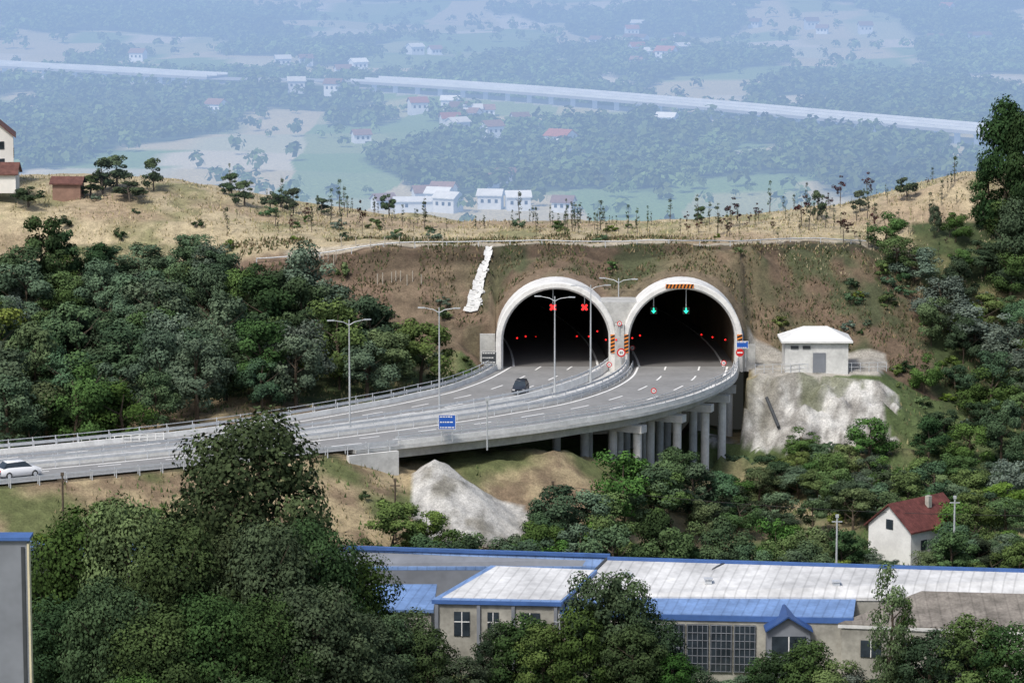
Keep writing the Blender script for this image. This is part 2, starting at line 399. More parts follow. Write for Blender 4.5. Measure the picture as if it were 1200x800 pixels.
col=np.where(bank[:,None],lerp(lerp(C3(.33,.265,.16),C3(.19,.14,.09),sst(n2,.42,.62)),C3(.11,.125,.05),sst(n1,.52,.68)),col)
cone=((conez(x,y)>z-1.0)&(y<349)&(y>332)&(x>-10.5)&(x<2.0)&(z>-8.5))[:,None]
col=np.where(cone,lerp(C3(.44,.43,.40),C3(.20,.19,.16),sst(n4*.5+n2*.5,.42,.60)),col)
clr=((y>364)&(y<378)&(x>17)&(x<36)&(z<-9))[:,None]; col=np.where(clr,lerp(C3(.34,.28,.18),C3(.16,.15,.07),sst(n1,.5,.65)),col)
def farmask(x,y): return fbm(x/95,y/190,77,3)
fm=farmask(x,y)[:,None]; cell=vnoise(np.floor(x/38+.6*vnoise(x/60,y/60,2)),np.floor(y/80),91)[:,None]
fld=lerp(C3(.52,.44,.27),C3(.20,.29,.11),sst(cell,.3,.65)); fld=lerp(fld,C3(.62,.54,.40),sst(cell,.8,.95))
fc=lerp(fld,C3(.06,.095,.04),sst(fm,.49,.53))
fc=np.where(((hdist(x,y)<15))[:,None],C3(.42,.40,.33),fc)
col=lerp(col,fc,sst(y,500,800)[:,None])
g=obj('ground',npmesh('ground',V,Fq,[M['terrain']],'Col',col),kind='structure')
g.data.polygons.foreach_set('use_smooth',[True]*len(g.data.polygons))

# ---------------------------------------------------------------- roads
def strip(name,A,B,z,m,za=None):
    n=len(A); V=np.zeros((2*n,3)); V[:n,:2]=A; V[n:,:2]=B; V[:,2]=z
    Fq=np.array([(i,i+1,n+i+1,n+i) for i in range(n-1)])
    return npmesh(name,V,Fq,[m])
def lane(i0,i1,E,off): return (E+LAT*off)[i0:i1]
obj('road',strip('road',lane(0,NS,L1,0),lane(0,NS,L2,0),0.0,M['asphalt']),kind='structure')
obj('road',strip('road',lane(0,NS,R1,0),lane(0,NS,R2,0),0.0,M['asphalt']),kind='structure')
obj('median',strip('median',lane(0,NS,L2,0),lane(0,NS,R1,0),-.25,M['concd']),kind='structure')  # near-black strip stands for the gap between the carriageways
mb=MB()
def markf(A,B,f,w,dash=None,off=0):
    P=A+(B-A)*f+LAT*off; s=0
    for i in range(NS-1):
        L=np.linalg.norm(P[i+1]-P[i]); s+=L
        if dash and (s%(dash[0]+dash[1]))>dash[0]: continue
        a=P[i]-LAT[i]*w/2; b=P[i]+LAT[i]*w/2; c=P[i+1]+LAT[i+1]*w/2; d=P[i+1]-LAT[i+1]*w/2
        mb.add([(*a,.005),(*b,.005),(*c,.005),(*d,.005)],[(0,1,2,3)])
for A,B in((L1,L2),(R1,R2)):
    markf(A,B,0,.24,None,.95); markf(A,B,1,.24,None,-.95)
markf(L1,L2,.36,.2,(3,4.5)); markf(L1,L2,.66,.2,(3,4.5)); markf(R1,R2,.34,.2,(3,4.5)); markf(R1,R2,.66,.2,(3,4.5))
obj('road_marking',mb.mesh('road_marking',[M['paint']]),kind='structure')

# ---------------------------------------------------------------- barriers, rails
def wall_strip(P,L,off,w,h,z0=0,top_w=None):
    tw=top_w or w; n=len(P); mb=MB(); vs=[]
    for i in range(n):
        for o,z in((off-w/2,z0),(off-tw/2,z0+h),(off+tw/2,z0+h),(off+w/2,z0)):
            q=P[i]+L[i]*o; vs.append((q[0],q[1],z))
    fs=[]
    for i in range(n-1):
        for k in range(4):
            fs.append((i*4+k,i*4+(k+1)%4,(i+1)*4+(k+1)%4,(i+1)*4+k))
    fs+= [(0,1,2,3),(4*n-4,4*n-1,4*n-2,4*n-3)]
    mb.add(vs,fs); return mb
def railing(label,P,L,off,zb,h,rails,spacing,name='guardrail',cat='guardrail',m='steel',rw=.08,rh=.1,pw=.1,maxp=95):
    t=top(name,label,cat)
    for z in rails:
        obj('rail',wall_strip(P,L,off,rw,rh,zb+z).mesh('rail',[M[m]]),t)
    pm=MB(); pm.box((0,0,h/2),(pw,pw,h)); pmm=pm.mesh('post',[M[m]])
    s=0; nxt=0; c=0
    for i in range(1,len(P)):
        s+=np.linalg.norm(P[i]-P[i-1])
        if s>=nxt and c<maxp:
            q=P[i]+L[i]*off; obj('post',pmm,t,(q[0],q[1],zb)); nxt=s+spacing; c+=1
    return t
IE=92; NN=148
t=top('concrete_barrier','pale concrete kerb along the outer edge of the curved viaduct','barrier')
obj('parapet',wall_strip(R2[:IE],LAT[:IE],.25,.45,.5,-.02,.4).mesh('parapet',[M['kerbm']]),t)
railing('grey steel handrail along the viaduct edge',R2[:IE],LAT[:IE],.38,.46,1.0,[.3,.62,.95],1.7,'railing','railing',rh=.06,pw=.07)
railing('steel crash rail inside the viaduct handrail',R2[:IE],LAT[:IE],-.1,0,.8,[.55],2,rh=.26)
for E,o,h_,lb in((R1,-.3,.8,'pale concrete median barrier beside the central gap'),(L2,.3,.8,'pale concrete median barrier beside the central gap'),(L1,-.3,.62,'pale concrete barrier on the hillside edge of the road')):
    top('concrete_barrier',lb,'barrier',data=wall_strip(E[:NN],LAT,o,.5,h_,-.1,.36).mesh('barrier',[M['kerbm']]))
railing('steel crash rail above the median barrier',R1[:NN],LAT,-.3,.68,.55,[.25],2.2,rh=.22)
railing('steel crash rail above the median barrier',L2[:NN],LAT,.3,.68,.55,[.25],2.2,rh=.22)
railing('steel crash rail along the inner shoulder of the road',R1[:NN],LAT,.35,.0,.75,[.45],2.2,rh=.24)
railing('steel crash rail along the hillside edge of the road',L1[:NN],LAT,-.3,.5,.6,[.22],2.4,rh=.26)
railing('thin steel handrail on the hillside barrier',L1[:NN],LAT,-.65,.0,1.4,[.9,1.3],2.4,'railing','railing',rh=.06)
railing('steel crash rail on posts at the embankment edge',R2[IE-1:NN],LAT[IE-1:NN],.35,-.35,1.0,[.5],2.2,rh=.28)
railing('second steel rail beyond the crash rail on the embankment',R2[IE-1:NN],LAT[IE-1:NN],.8,-.5,1.1,[.6,1.05],2.2,'railing','railing',rh=.07)
a=np.array(onT(86,527)); b=np.array(onT(192,519))
t=top('fence','white metal fence on a low kerb beside the road','fence')
fm_=MB()
for k in(0.35,.7,1.05): fm_.tube([(a[0],a[1],a[2]+k),(b[0],b[1],b[2]+k)],.05,5)
obj('rail',fm_.mesh('rail',[M['white']]),t)
pmm=MB(); pmm.box((0,0,.5),(.09,.09,1.15)); pmm=pmm.mesh('post',[M['white']])
for k in np.linspace(0,1,12): q=a+(b-a)*k; obj('post',pmm,t,tuple(q))

# ---------------------------------------------------------------- viaduct
vi=top('viaduct','curved concrete road viaduct with girders and round columns','bridge')
iv=int(np.argmax(R2[:,0]<-12))
def loft(prof_,i0,i1,m,name):
    mb=MB(); vs=[]; k=len(prof_)
    for i in range(i0,i1):
        for f,o,z in prof_:
            q=L1[i]+(R2[i]-L1[i])*f+LAT[i]*o; vs.append((q[0],q[1],z))
    fs=[]
    for i in range(i1-i0-1):
        for a_ in range(k): fs.append((i*k+a_,i*k+(a_+1)%k,(i+1)*k+(a_+1)%k,(i+1)*k+a_))
    fs.append(tuple(range(k))); fs.append(tuple(range((i1-i0-1)*k,(i1-i0)*k))[::-1])
    mb.add(vs,fs); return mb.mesh(name,[m])
obj('deck',loft([(0,-.55,-.26),(1,.55,-.05),(1,.55,-.42),(1,-1.1,-.6),(0,.9,-.6),(0,-.55,-.42)],0,iv+4,M['concl'],'deck'),vi)
for f in(.12,.3,.48,.66,.82,.95):
    obj('girder',loft([(f,-.45,-.58),(f,.45,-.58),(f,.3,-1.55),(f,-.3,-1.55)],0,iv+3,M['conc'],'girder'),vi)
colm=MB(); colm.tube([(0,0,-14),(0,0,-2.2)],.48,14); colmesh=colm.mesh('column',[M['concl']],False)
for i in(8,17,27,38,50):
    a_=L1[i]+(R2[i]-L1[i])*.45; b_=R2[i]+LAT[i]*.3; dd=b_-a_; rz=math.atan2(dd[1],dd[0]); L_=np.linalg.norm(dd)
    mb=MB(); c_=(a_+b_)/2; mb.box((c_[0],c_[1],-1.97),(L_,1.3,.82),rz)
    pr=obj('pier',mb.mesh('pier_cap',[M['concl']]),vi)
    for f in(.58,.72,.86,.98):
        q=L1[i]+(R2[i]-L1[i])*f; obj('column',colmesh,pr,(q[0],q[1],0))
i=iv; q0=L1[i];q1=R2[i]+LAT[i]*.6; c_=(q0+q1)/2; dd=q1-q0; rz=math.atan2(dd[1],dd[0])
mb=MB(); mb.box((c_[0],c_[1],-3.3),(np.linalg.norm(dd),1.6,5.2),rz)
tg=R2[i+6]-R2[i]; tg=tg/np.linalg.norm(tg)
A=R2[i]+LAT[i]*.7
P0=A-tg*.8; P1=A+tg*5
nrm=LAT[i]*.5
mb.prism([(P0[0],P0[1],-.45),(P1[0],P1[1],-.45),(P1[0]+nrm[0],P1[1]+nrm[1],-.45),(P0[0]+nrm[0],P0[1]+nrm[1],-.45)],
         [(P0[0],P0[1],-4.6),(P1[0],P1[1],-1.4),(P1[0]+nrm[0],P1[1]+nrm[1],-1.4),(P0[0]+nrm[0],P0[1]+nrm[1],-4.6)])
obj('abutment',mb.mesh('abutment',[M['concl']]),vi)

# ---------------------------------------------------------------- tunnel portals
def horse(c,R,n=28,zb=-.15):
    pts=[(c-R,zb)]
    for k in range(n+1):
        a=math.pi-k*math.pi/n; pts.append((c+R*math.cos(a),ZC+R*math.sin(a)))
    pts.append((c+R,zb)); return pts
YF=397.6
for ai,c in enumerate(ARCH):
    tp=top('tunnel_portal','horseshoe concrete tunnel mouth '+('with orange striped clearance panel' if ai else 'closed by red lane signals'),'tunnel')
    I=horse(c,RI); O=horse(c,RO,zb=-.3); n=len(I)
    mb=MB()
    Im=horse(c,RI+.25,zb=-.15); Om=horse(c,RO-.12,zb=-.3)
    vs=[(p[0],YF+.5,p[1]) for p in I]+[(p[0],YF,p[1]) for p in Im]+[(p[0],YF,p[1]) for p in Om]+[(p[0],YF+.12,p[1]) for p in O]+[(p[0],404,p[1]) for p in O]+[(p[0],YF+3,p[1]) for p in I]
    fs=[]
    for k in range(n-1):
        for r in range(4): fs.append((r*n+k,r*n+k+1,(r+1)*n+k+1,(r+1)*n+k))
        fs.append((5*n+k,5*n+k+1,k+1,k))
    mb.add(vs,fs); obj('arch_ring',mb.mesh('arch_ring',[M['ringm']]),tp)
    mb=MB(); ys=[YF+3,405,412,420,428,436,444,452]; vs=[]
    for yy in ys:
        dx=-((yy-400)**2)/420. if yy>400 else 0
        vs+= [(p[0]+dx,yy,p[1]) for p in I]
    fs=[]
    for j in range(len(ys)-1):
        for k in range(n-1): fs.append((j*n+k,j*n+k+1,(j+1)*n+k+1,(j+1)*n+k))
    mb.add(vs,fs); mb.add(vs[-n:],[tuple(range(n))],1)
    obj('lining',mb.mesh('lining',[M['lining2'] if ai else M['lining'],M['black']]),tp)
    mb=MB(); vs=[]
    yy2=[400]+ys[1:]
    for yy in yy2:
        dx=-((yy-400)**2)/420.; vs+= [(c-RI+dx,yy,-.004),(c+RI+dx,yy,-.004)]
    mb.add(vs,[(2*j,2*j+1,2*j+3,2*j+2) for j in range(len(yy2)-1)])
    obj('road',mb.mesh('tunnel_road',[M['roadin']]),kind='structure')
    mb=MB()
    for f in(-.8,.8):
        vs=[]
        for yy in yy2:
            dx=-((yy-400)**2)/420.; vs+= [(c+f*RI-.13+dx,yy,.001),(c+f*RI+.13+dx,yy,.001)]
        mb.add(vs,[(2*j,2*j+1,2*j+3,2*j+2) for j in range(len(yy2)-1)])
    obj('road_marking',mb.mesh('tunnel_marking',[M['paint']]),kind='structure')
    def hatch(w,h,n_,cx_,cz_,yy):
        mb=MB(); mb.box((cx_,yy+.05,cz_),(w,.08,h),0,0)
        hz=h>w
        L_=h if hz else w; st=L_/n_
        for k in range(n_):
            p=-L_/2+k*st
            if hz: q=[(-w/2,p),(w/2,p+st*.5),(w/2,min(p+st,L_/2)),(-w/2,min(p+st*.5,L_/2))]
            else: q=[(p,-h/2),(p+st*.5,-h/2),(min(p+st*.9,L_/2),h/2),(p+st*.4,h/2)]
            mb.add([(cx_+a_,yy,cz_+b_) for a_,b_ in q],[(0,1,2,3)],1)
        return mb.mesh('hazard_panel',[M['orange'],M['blk']])
    if ai:
        obj('hazard_panel',hatch(3.3,.5,8,c-.4,ZC+RI+.42,YF-.12),tp)
    for sx,inn in((-1,1),(1,1)):
        if ai==0 and sx<0: continue
        obj('hazard_panel',hatch(.62,2.2,5,c+sx*(RI+.45),3.1,YF-.12),tp)
    if ai==0:
        mb=MB(); zs=np.linspace(-.3,7.9,14); vs=[]
        for z_ in zs:
            h_=math.sqrt(max(RO**2-max(z_-ZC,0)**2,0))
            vs+= [(ARCH[0]+h_-.05,YF+.9,z_),(ARCH[1]-h_+.05,YF+.9,z_)]
        mb.add(vs,[(2*j,2*j+1,2*j+3,2*j+2) for j in range(13)])
        mb.add([(vs[-2][0],YF+.9,7.9),(vs[-1][0],YF+.9,7.9),(vs[-1][0],404,7.9),(vs[-2][0],404,7.9)],[(0,1,2,3)])
        mb.box((12.65,YF+.3,2.6),(1.1,1.0,5.6)); obj('infill_wall',mb.mesh('infill_wall',[M['conc']]),tp)
mb=MB(); mb.box((-2.9,YF+1.8,1.5),(1.8,.5,5)); mb.box((28.0,YF+1.4,1.2),(1.5,.6,3.2))
top('retaining_wall','short concrete wing walls flanking the tunnel mouths','wall',data=mb.mesh('wing',[M['conc']]))

def lane_signal(px,py,kind_):
    x_,y_,z_=at(px,py,YF+1.2)
    zt=ZC+math.sqrt(RI**2-min(abs(x_-(ARCH[0] if x_<12.6 else ARCH[1])),6)**2)
    s=top('lane_signal',('lit red cross' if kind_=='x' else 'lit green arrow')+' lane signal hanging in the tunnel mouth','traffic signal',(x_,y_,z_),group='overhead lane signals')
    mb=MB(); mb.box((0,.1,0),(.8,.18,.8)); obj('housing',mb.mesh('housing',[M['blk']]),s)
    mb=MB(); mb.tube([(0,.1,.38),(0,.1,zt-z_)],.05,6); obj('bracket',mb.mesh('bracket',[M['pole']]),s)
    mb=MB()
    if kind_=='x':
        for a_ in(math.pi/4,-math.pi/4):
            R=Matrix.Rotation(a_,3,'Y'); vs=[R@Vector(p)+Vector((0,-.03 if a_>0 else -.035,0)) for p in((-.44,0,-.12),(.44,0,-.12),(.44,0,.12),(-.44,0,.12))]
            mb.add(vs,[(0,1,2,3)])
        obj('cross',mb.mesh('cross',[M['redlit']]),s)
    else:
        mb.add([(-.08,-.03,.34),(.08,-.03,.34),(.08,-.03,0),(-.08,-.03,0)],[(0,1,2,3)])
        mb.add([(-.3,-.03,.02),(.3,-.03,.02),(0,-.03,-.34)],[(0,1,2)])
        obj('arrow',mb.mesh('arrow',[M['greenlit']]),s)
for p in((648,360),(685,360)): lane_signal(*p,'x')
for p in((766,364),(804,364)): lane_signal(*p,'g')
for px,py,D in((606,396,408),(616,394,414),(628,395,424),(640,396,430),(663,395,428),(676,394,424),(690,394,418),(700,388,411),(710,398,405),(741,396,405),(750,393,410),(762,396,424),(775,392,432),(786,397,432),(796,393,428),(808,394,430),(822,392,420),(835,395,414),(850,398,405),(722,398,397.3)):
    x_,y_,z_=at(px,py,D)
    mb=MB(); mb.box((0,.08,0),(.22,.12,.22),0,1); mb.tube([(0,.02,0),(0,-.03,0)],.105,8,0)
    top('warning_light','small red light mounted inside the tunnel','light',(x_,y_,z_),mb.mesh('warning_light',[M['redlit'],M['blk']]),group='red tunnel lights')

# ---------------------------------------------------------------- street lamps
lamp=top('street_lamp','tall galvanised double-arm street lamp beside the carriageway','street lamp',group='road lamps')
mb=MB(); mb.tube([(0,0,-.4),(0,0,12)],[.12,.055],8); mb.tube([(0,0,-.3),(0,0,.8)],.17,8); obj('pole',mb.mesh('pole',[M['pole']]),lamp)
for s_ in(-1,1):
    mb=MB(); mb.tube([(0,0,11.4),(s_*.6,0,11.75),(s_*1.7,0,11.95)],[.055,.045,.035],6); ar=obj('arm',mb.mesh('arm',[M['pole']]),lamp)
    mb=MB(); mb.box((s_*1.95,0,11.95),(.75,.26,.11)); obj('lamp_head',mb.mesh('lamp_head',[M['pole']]),ar)
poles=[(410,506),(515,484),(650,462),(692,446),(727,431)]
first=True
for px,py in poles:
    p=onz(px,py,0)
    if px==727: p=(12.7,403,-1)
    if first: lamp.location=p; lamp.rotation_euler=(0,0,.2); first=False
    else: copy_thing(lamp,p,random.uniform(-.3,.3),scale=(1,1,.97 if px<600 else .93))
p=onz(571,516,.8); mb=MB(); mb.tube([(0,0,-1),(0,0,4.2)],.08,8); mb.box((0,0,4.3),(.5,.4,.35))
top('camera_mast','short grey mast with camera box on the parapet','mast',p,mb.mesh('mast',[M['pole']]))

# ---------------------------------------------------------------- signs
def glyphs(mb,w,h,rows,y=-.05,mi=1):
    for r in range(rows):
        z_=h*.36-r*h*.72/max(rows-1,1); x_=-w*.42
        while x_<w*.3:
            l=random.uniform(.08,.2)*w
            mb.add([(x_,y,z_-.06),(min(x_+l,w*.42),y,z_-.06),(min(x_+l,w*.42),y,z_+.06),(x_,y,z_+.06)],[(0,1,2,3)],mi); x_+=l+.06
def panel_sign(loc,w,h,face,label,post=2.2,rows=3,name='road_sign'):
    s=top(name,label,'road sign',loc)
    mb=MB(); mb.box((0,0,0),(w,.06,h))
    mb.add([(-w/2+.05,-.036,-h/2+.05),(w/2-.05,-.036,-h/2+.05),(w/2-.05,-.036,h/2-.05),(-w/2+.05,-.036,h/2-.05)],[(0,1,2,3)],2)
    if rows: glyphs(mb,w,h,rows)
    obj('panel',mb.mesh('panel',[M['white'],M['white'],M[face]]),s)
    for k in(-.3,.3):
        mb=MB(); mb.tube([(k*w,.08,-post-h/2),(k*w,.08,h/2-.1)],.05,6); obj('post',mb.mesh('post',[M['pole']]),s)
    return s
p=onz(524,518,.0); panel_sign((p[0],p[1]+.2,2.1),1.8,1.55,'sblue','blue motorway direction sign with white lettering on two posts',1.4)
p=at(870,404,397); panel_sign(p,1.4,.9,'sblue','blue information sign with white symbols beside the tunnel mouth',2.2,2)
p=at(573,419,396); panel_sign(p,1.8,1.5,'dsteel','dark electronic message board beside the tunnel mouth',1.2,3)
def round_sign(loc,r,label,style='limit',post=2.0):
    s=top('road_sign',label,'road sign',loc,group='round road signs')
    mb=MB(); mb.tube([(0,.03,0),(0,-.03,0)],r,20,0)
    if style=='limit':
        mb.tube([(0,-.028,0),(0,-.045,0)],r*.68,20,1)
        for dx in(-.22,.18): mb.box((dx*r,-.055,0),(r*.22,.012,r*.55),0,2)
    elif style=='noentry': mb.box((0,-.045,0),(r*1.3,.02,r*.34),0,1)
    obj('disc',mb.mesh('disc',[M['red'],M['white'],M['blk']]),s)
    mb=MB(); mb.tube([(0,.07,-post-r),(0,.07,r*.5)],.04,6); obj('post',mb.mesh('post',[M['pole']]),s)
round_sign(at(728,413,396.5),.52,'red and white speed limit sign between the tunnels','limit',2)
round_sign(at(867,413,396.2),.47,'red no entry sign beside the tunnel mouth','noentry',1.2)
round_sign(at(726,379,397.2),.3,'small round limit sign on the central pillar','limit',1)
for px,py in((766,461),(848,428),(714,430),(741,410)):
    q=onz(px,py+6,0); round_sign((q[0],q[1],.9),.32,'small round limit sign on the barrier','limit',.5)

# ---------------------------------------------------------------- cars
def car(name,loc,rz,paint,label,sc_=1,hs=1):
    c=top(name,label,'car',loc); c.rotation_euler=(0,0,rz); c.scale=(sc_,sc_,sc_*hs)
    st=[(-2.2,.45,.75,.8),(-2.1,.3,.92,.86),(-1.3,.25,.98,.9),(0,.25,.97,.9),(1.2,.25,.93,.9),(1.9,.28,.82,.86),(2.2,.4,.66,.74)]
    mb=MB(); vs=[]
    for x_,z0,z1,hw in st: vs+= [(x_,-hw*.94,z0),(x_,-hw,(z0+z1)/2),(x_,-hw*.9,z1),(x_,hw*.9,z1),(x_,hw,(z0+z1)/2),(x_,hw*.94,z0)]
    fs=[]
    for i in range(len(st)-1):
        for k in range(6): fs.append((i*6+k,i*6+(k+1)%6,(i+1)*6+(k+1)%6,(i+1)*6+k))
    fs+= [(0,1,2,3,4,5),tuple((len(st)-1)*6+k for k in range(6))[::-1]]
    mb.add(vs,fs)
    mb.prism([(-1.35,-.6,1.45),(.35,-.6,1.45),(.35,.6,1.45),(-1.35,.6,1.45)],[(-1.45,-.64,1.38),(.5,-.64,1.38),(.5,.64,1.38),(-1.45,.64,1.38)])
    obj('body',mb.mesh('body',[paint],True),c)
    mb=MB(); mb.prism([(-1.44,-.63,1.385),(.48,-.63,1.385),(.48,.63,1.385),(-1.44,.63,1.385)],[(-1.95,-.8,.93),(1.2,-.8,.92),(1.2,.8,.92),(-1.95,.8,.93)])
    obj('window',mb.mesh('glasshouse',[M['glass']]),c)
    w=MB(); w.tube([(0,-.1,0),(0,.1,0)],.32,16,0); w.tube([(0,-.11,0),(0,.11,0)],.19,12,1); wm=w.mesh('wheel',[M['rubber'],M['steel']])
    for x_ in(-1.35,1.4):
        for y_ in(-.82,.82): obj('wheel',wm,c,(x_,y_,.32))
    for y_ in(-.6,.6):
        h=MB(); h.box((2.12,y_,.62),(.16,.32,.14)); obj('headlight',h.mesh('headlight',[M['lampglass']]),c)
        h=MB(); h.box((-2.17,y_,.75),(.1,.3,.14)); obj('taillight',h.mesh('taillight',[M['red']]),c)
p=onz(610,460,0); car('car',(p[0],p[1],0.01),math.radians(-97),M['cardark'],'dark saloon car driving out of the tunnel',.9,1.1)
p=onz(22,559,0); car('car',(p[0],p[1],0.01),math.radians(30),M['carwhite'],'white hatchback car on the road behind the crash rail',.98,1.2)

# ---------------------------------------------------------------- houses
def gable_house(name,label,x,y,z,w,d,h,rh,rz,mw,mr,over=.35,wins=True,hip=False,chim=False,door=True,cat='house'):
    o=top(name,label,cat,(x,y,z)); o.rotation_euler=(0,0,rz)
    mb=MB()
    vs=[(-w/2,-d/2,-1.5),(w/2,-d/2,-1.5),(w/2,d/2,-1.5),(-w/2,d/2,-1.5),(-w/2,-d/2,h),(w/2,-d/2,h),(w/2,d/2,h),(-w/2,d/2,h)]
    if hip: mb.add(vs,[(0,1,5,4),(1,2,6,5),(2,3,7,6),(3,0,4,7),(4,5,6,7)])
    else:
        vs+= [(0,-d/2,h+rh),(0,d/2,h+rh)]
        mb.add(vs,[(0,1,5,8,4),(1,2,6,5),(2,3,7,9,6),(3,0,4,7)])
    obj('wall',mb.mesh('wall',[mw]),o)
    mb=MB(); t_=.18
    if hip:
        W,D_=w/2+over,d/2+over; mb.prism([(-W,-D_,h+.15),(W,-D_,h+.15),(W,D_,h+.15),(-W,D_,h+.15)],[(-W,-D_,h-.05),(W,-D_,h-.05),(W,D_,h-.05),(-W,D_,h-.05)])
        r=max(w-d,0)/2+.2
        mb.add([(-W,-D_,h+.155),(W,-D_,h+.155),(W,D_,h+.155),(-W,D_,h+.155),(-r,0,h+rh),(r,0,h+rh)],[(0,1,5,4),(1,2,5),(2,3,4,5),(3,0,4)])
    else:
        W=w/2+over; e=over*rh/(w/2); D_=d/2+over
        for s_ in(-1,1):
            a_=[(0,-D_,h+rh+t_),(0,D_,h+rh+t_),(s_*W,D_,h-e+t_),(s_*W,-D_,h-e+t_)]
            mb.prism(a_,[(p[0],p[1],p[2]-t_+.02) for p in a_])
    ro=obj('roof',mb.mesh('roof',[mr]),o)
    if chim:
        mb=MB(); mb.box((w*.18,d*.1,h+rh*.8+.3),(.5,.5,1.2)); obj('chimney',mb.mesh('chimney',[M['beige']]),ro)
    if wins:
        for k,(wx,wz) in enumerate(wins if isinstance(wins,list) else [(-w*.22,h*.55),(w*.22,h*.55)]):
            mb=MB(); mb.box((wx,-d/2-.02,wz),(.9,.1,1.0)); obj('window',mb.mesh('window',[M['glass'] ]),o)
        for wy in(-d*.25,d*.2):
            for sx in(-1,1):
                mb=MB(); mb.box((sx*(w/2+.02),wy,h*.55),(.1,.9,1.0)); obj('window',mb.mesh('window',[M['glass']]),o)
    if door:
        mb=MB(); mb.box((.3,-d/2-.03,1.1),(1.5,.12,2.3)); obj('door',mb.mesh('door',[M['greywall']]),o)
    return o
p=onz(956,434,.1)
sb=gable_house('service_building','small pale concrete service building with white hipped roof on rock',p[0],397.9,.1,7.4,5.0,3.5,1.55,0,M['concl'],M['white'],over=.5,wins=False,hip=True,door=True,cat='building')
for k in(-2.6,-1.2):
    mb=MB(); mb.box((k,-2.55,2.9),(.9,.1,.35)); obj('vent',mb.mesh('vent',[M['dsteel']]),sb)
a=onT(898,474); b=onT(912,503)
mb=MB(); mb.tube([(a[0],a[1]-.3,a[2]+.3),(b[0],b[1]-.4,b[2]+.2)],.2,8); top('drain_pipe','dark drain pipe lying on the grey rock slope','pipe',data=mb.mesh('pipe',[M['dsteel']]))
t=top('fence','thin steel fence along the platform edge by the service building','fence')
xs_=np.linspace(28.5,44,16); mb=MB()
for k in(.5,1.0): mb.tube([(28.5,394.9,k),(44,396.2,k+.1)],.025,5)
obj('rail',mb.mesh('rail',[M['steel']]),t); pm=MB(); pm.box((0,0,.5),(.06,.06,1.1)); pm=pm.mesh('post',[M['steel']])
for i_,x_ in enumerate(xs_): obj('post',pm,t,(x_,394.9+1.3*i_/15,0.05))

pts=[(574,291),(572,300),(570,309),(567,318),(563,327),(561,336),(559,345),(556,353),(556,361),(552,371)]
P=[onT(*p,dmin=400) for p in pts]
mb=MB()
for k in range(len(P)-1):
    a_=Vector(P[k]);b_=Vector(P[k+1])
    for s_ in range(2):
        c0=a_.lerp(b_,s_*.5+.01); c1=a_.lerp(b_,s_*.5+.5)
        w0=(.32+.06*k+random.uniform(-.08,.15)); j=random.uniform(-.1,.1)
        o0=Vector((j,-.15,.18))
        mb.add([c0+o0+Vector((-w0,0,.18)),c0+o0,c0+o0+Vector((w0,0,.18)),c1+o0+Vector((-w0,0,.18)),c1+o0,c1+o0+Vector((w0,0,.18))],[(0,1,4,3),(1,2,5,4)])
for k in range(12):
    q=random.choice(P); mb.box((q[0]+random.uniform(-.9,.9),q[1]-.3,q[2]+.05),(random.uniform(.2,.5),.3,.2),random.random(),0,.4)
top('drainage_chute','broken pale concrete drainage chute down the bare slope','drain',data=mb.mesh('chute',[M['concl']]))
bx=np.linspace(-31,44,40); BP=np.stack([bx,yb(bx)-1.2],1)
t=top('guardrail','thin steel rail along the service track above the portals','guardrail')
mb=MB(); zz=T(BP[:,0],BP[:,1])
zz=np.convolve(np.pad(zz,2,mode='edge'),np.ones(5)/5,'valid')
mb.tube([(BP[i,0],BP[i,1],zz[i]+.6) for i in range(40)],.07,5); obj('rail',mb.mesh('rail',[M['steel']]),t)
pm=MB(); pm.box((0,0,.2),(.1,.1,.9)); pm=pm.mesh('post',[M['steel']])
for i in range(0,40,2): obj('post',pm,t,(BP[i,0],BP[i,1],zz[i]))
sm=MB(); sm.tube([(0,0,-.2),(0,0,1.3)],.05,6); sm=sm.mesh('stake',[M['stake']])
for px,py in [(360+i*5+random.uniform(-1.5,1.5),311+random.uniform(-2,2)) for i in range(8)]+[(443+i*7+random.uniform(-2,2),334+random.uniform(-2,2)) for i in range(8)]+[(400+i*17,292) for i in range(9)]:
    q=onT(px,py,395); top('stake','pale planting stake standing on the bare slope','stake',q,sm,group='planting stakes')

p=onz(1076,657,-11)
gable_house('house','small white gabled house with dark red tiled roof among trees',p[0],p[1]+3,-11.3,5.6,8.2,3.8,2.3,math.radians(-46),M['white'],M['tile'],wins=[(0,4.1)],chim=True,door=False)
q=at(3,205,437)
gable_house('house','tall pale house with brown roof on the ridge',q[0]-1.8,438,at(3,206,438)[2],6.2,6.5,5.4,2.6,math.radians(8),M['whiteh'],M['brownr'],wins=[(-1,2),(-1,4.2),(1.5,2),(1.5,4.2),(.2,6.2)],door=False)
q=at(2,208,431)
gable_house('house','low outbuilding with red tiled roof on the ridge',q[0],431,at(6,211,431)[2],3.4,4,1.0,1.1,math.radians(90),M['whiteh'],M['brownr'],wins=False,door=False)
q=at(80,225,433)
gable_house('shed','small shed with red roof on the ridge',q[0],433,at(80,222,433)[2],2.2,3.6,.9,.6,math.radians(85),M['brownh'],M['brownr'],wins=False,door=False,cat='shed')

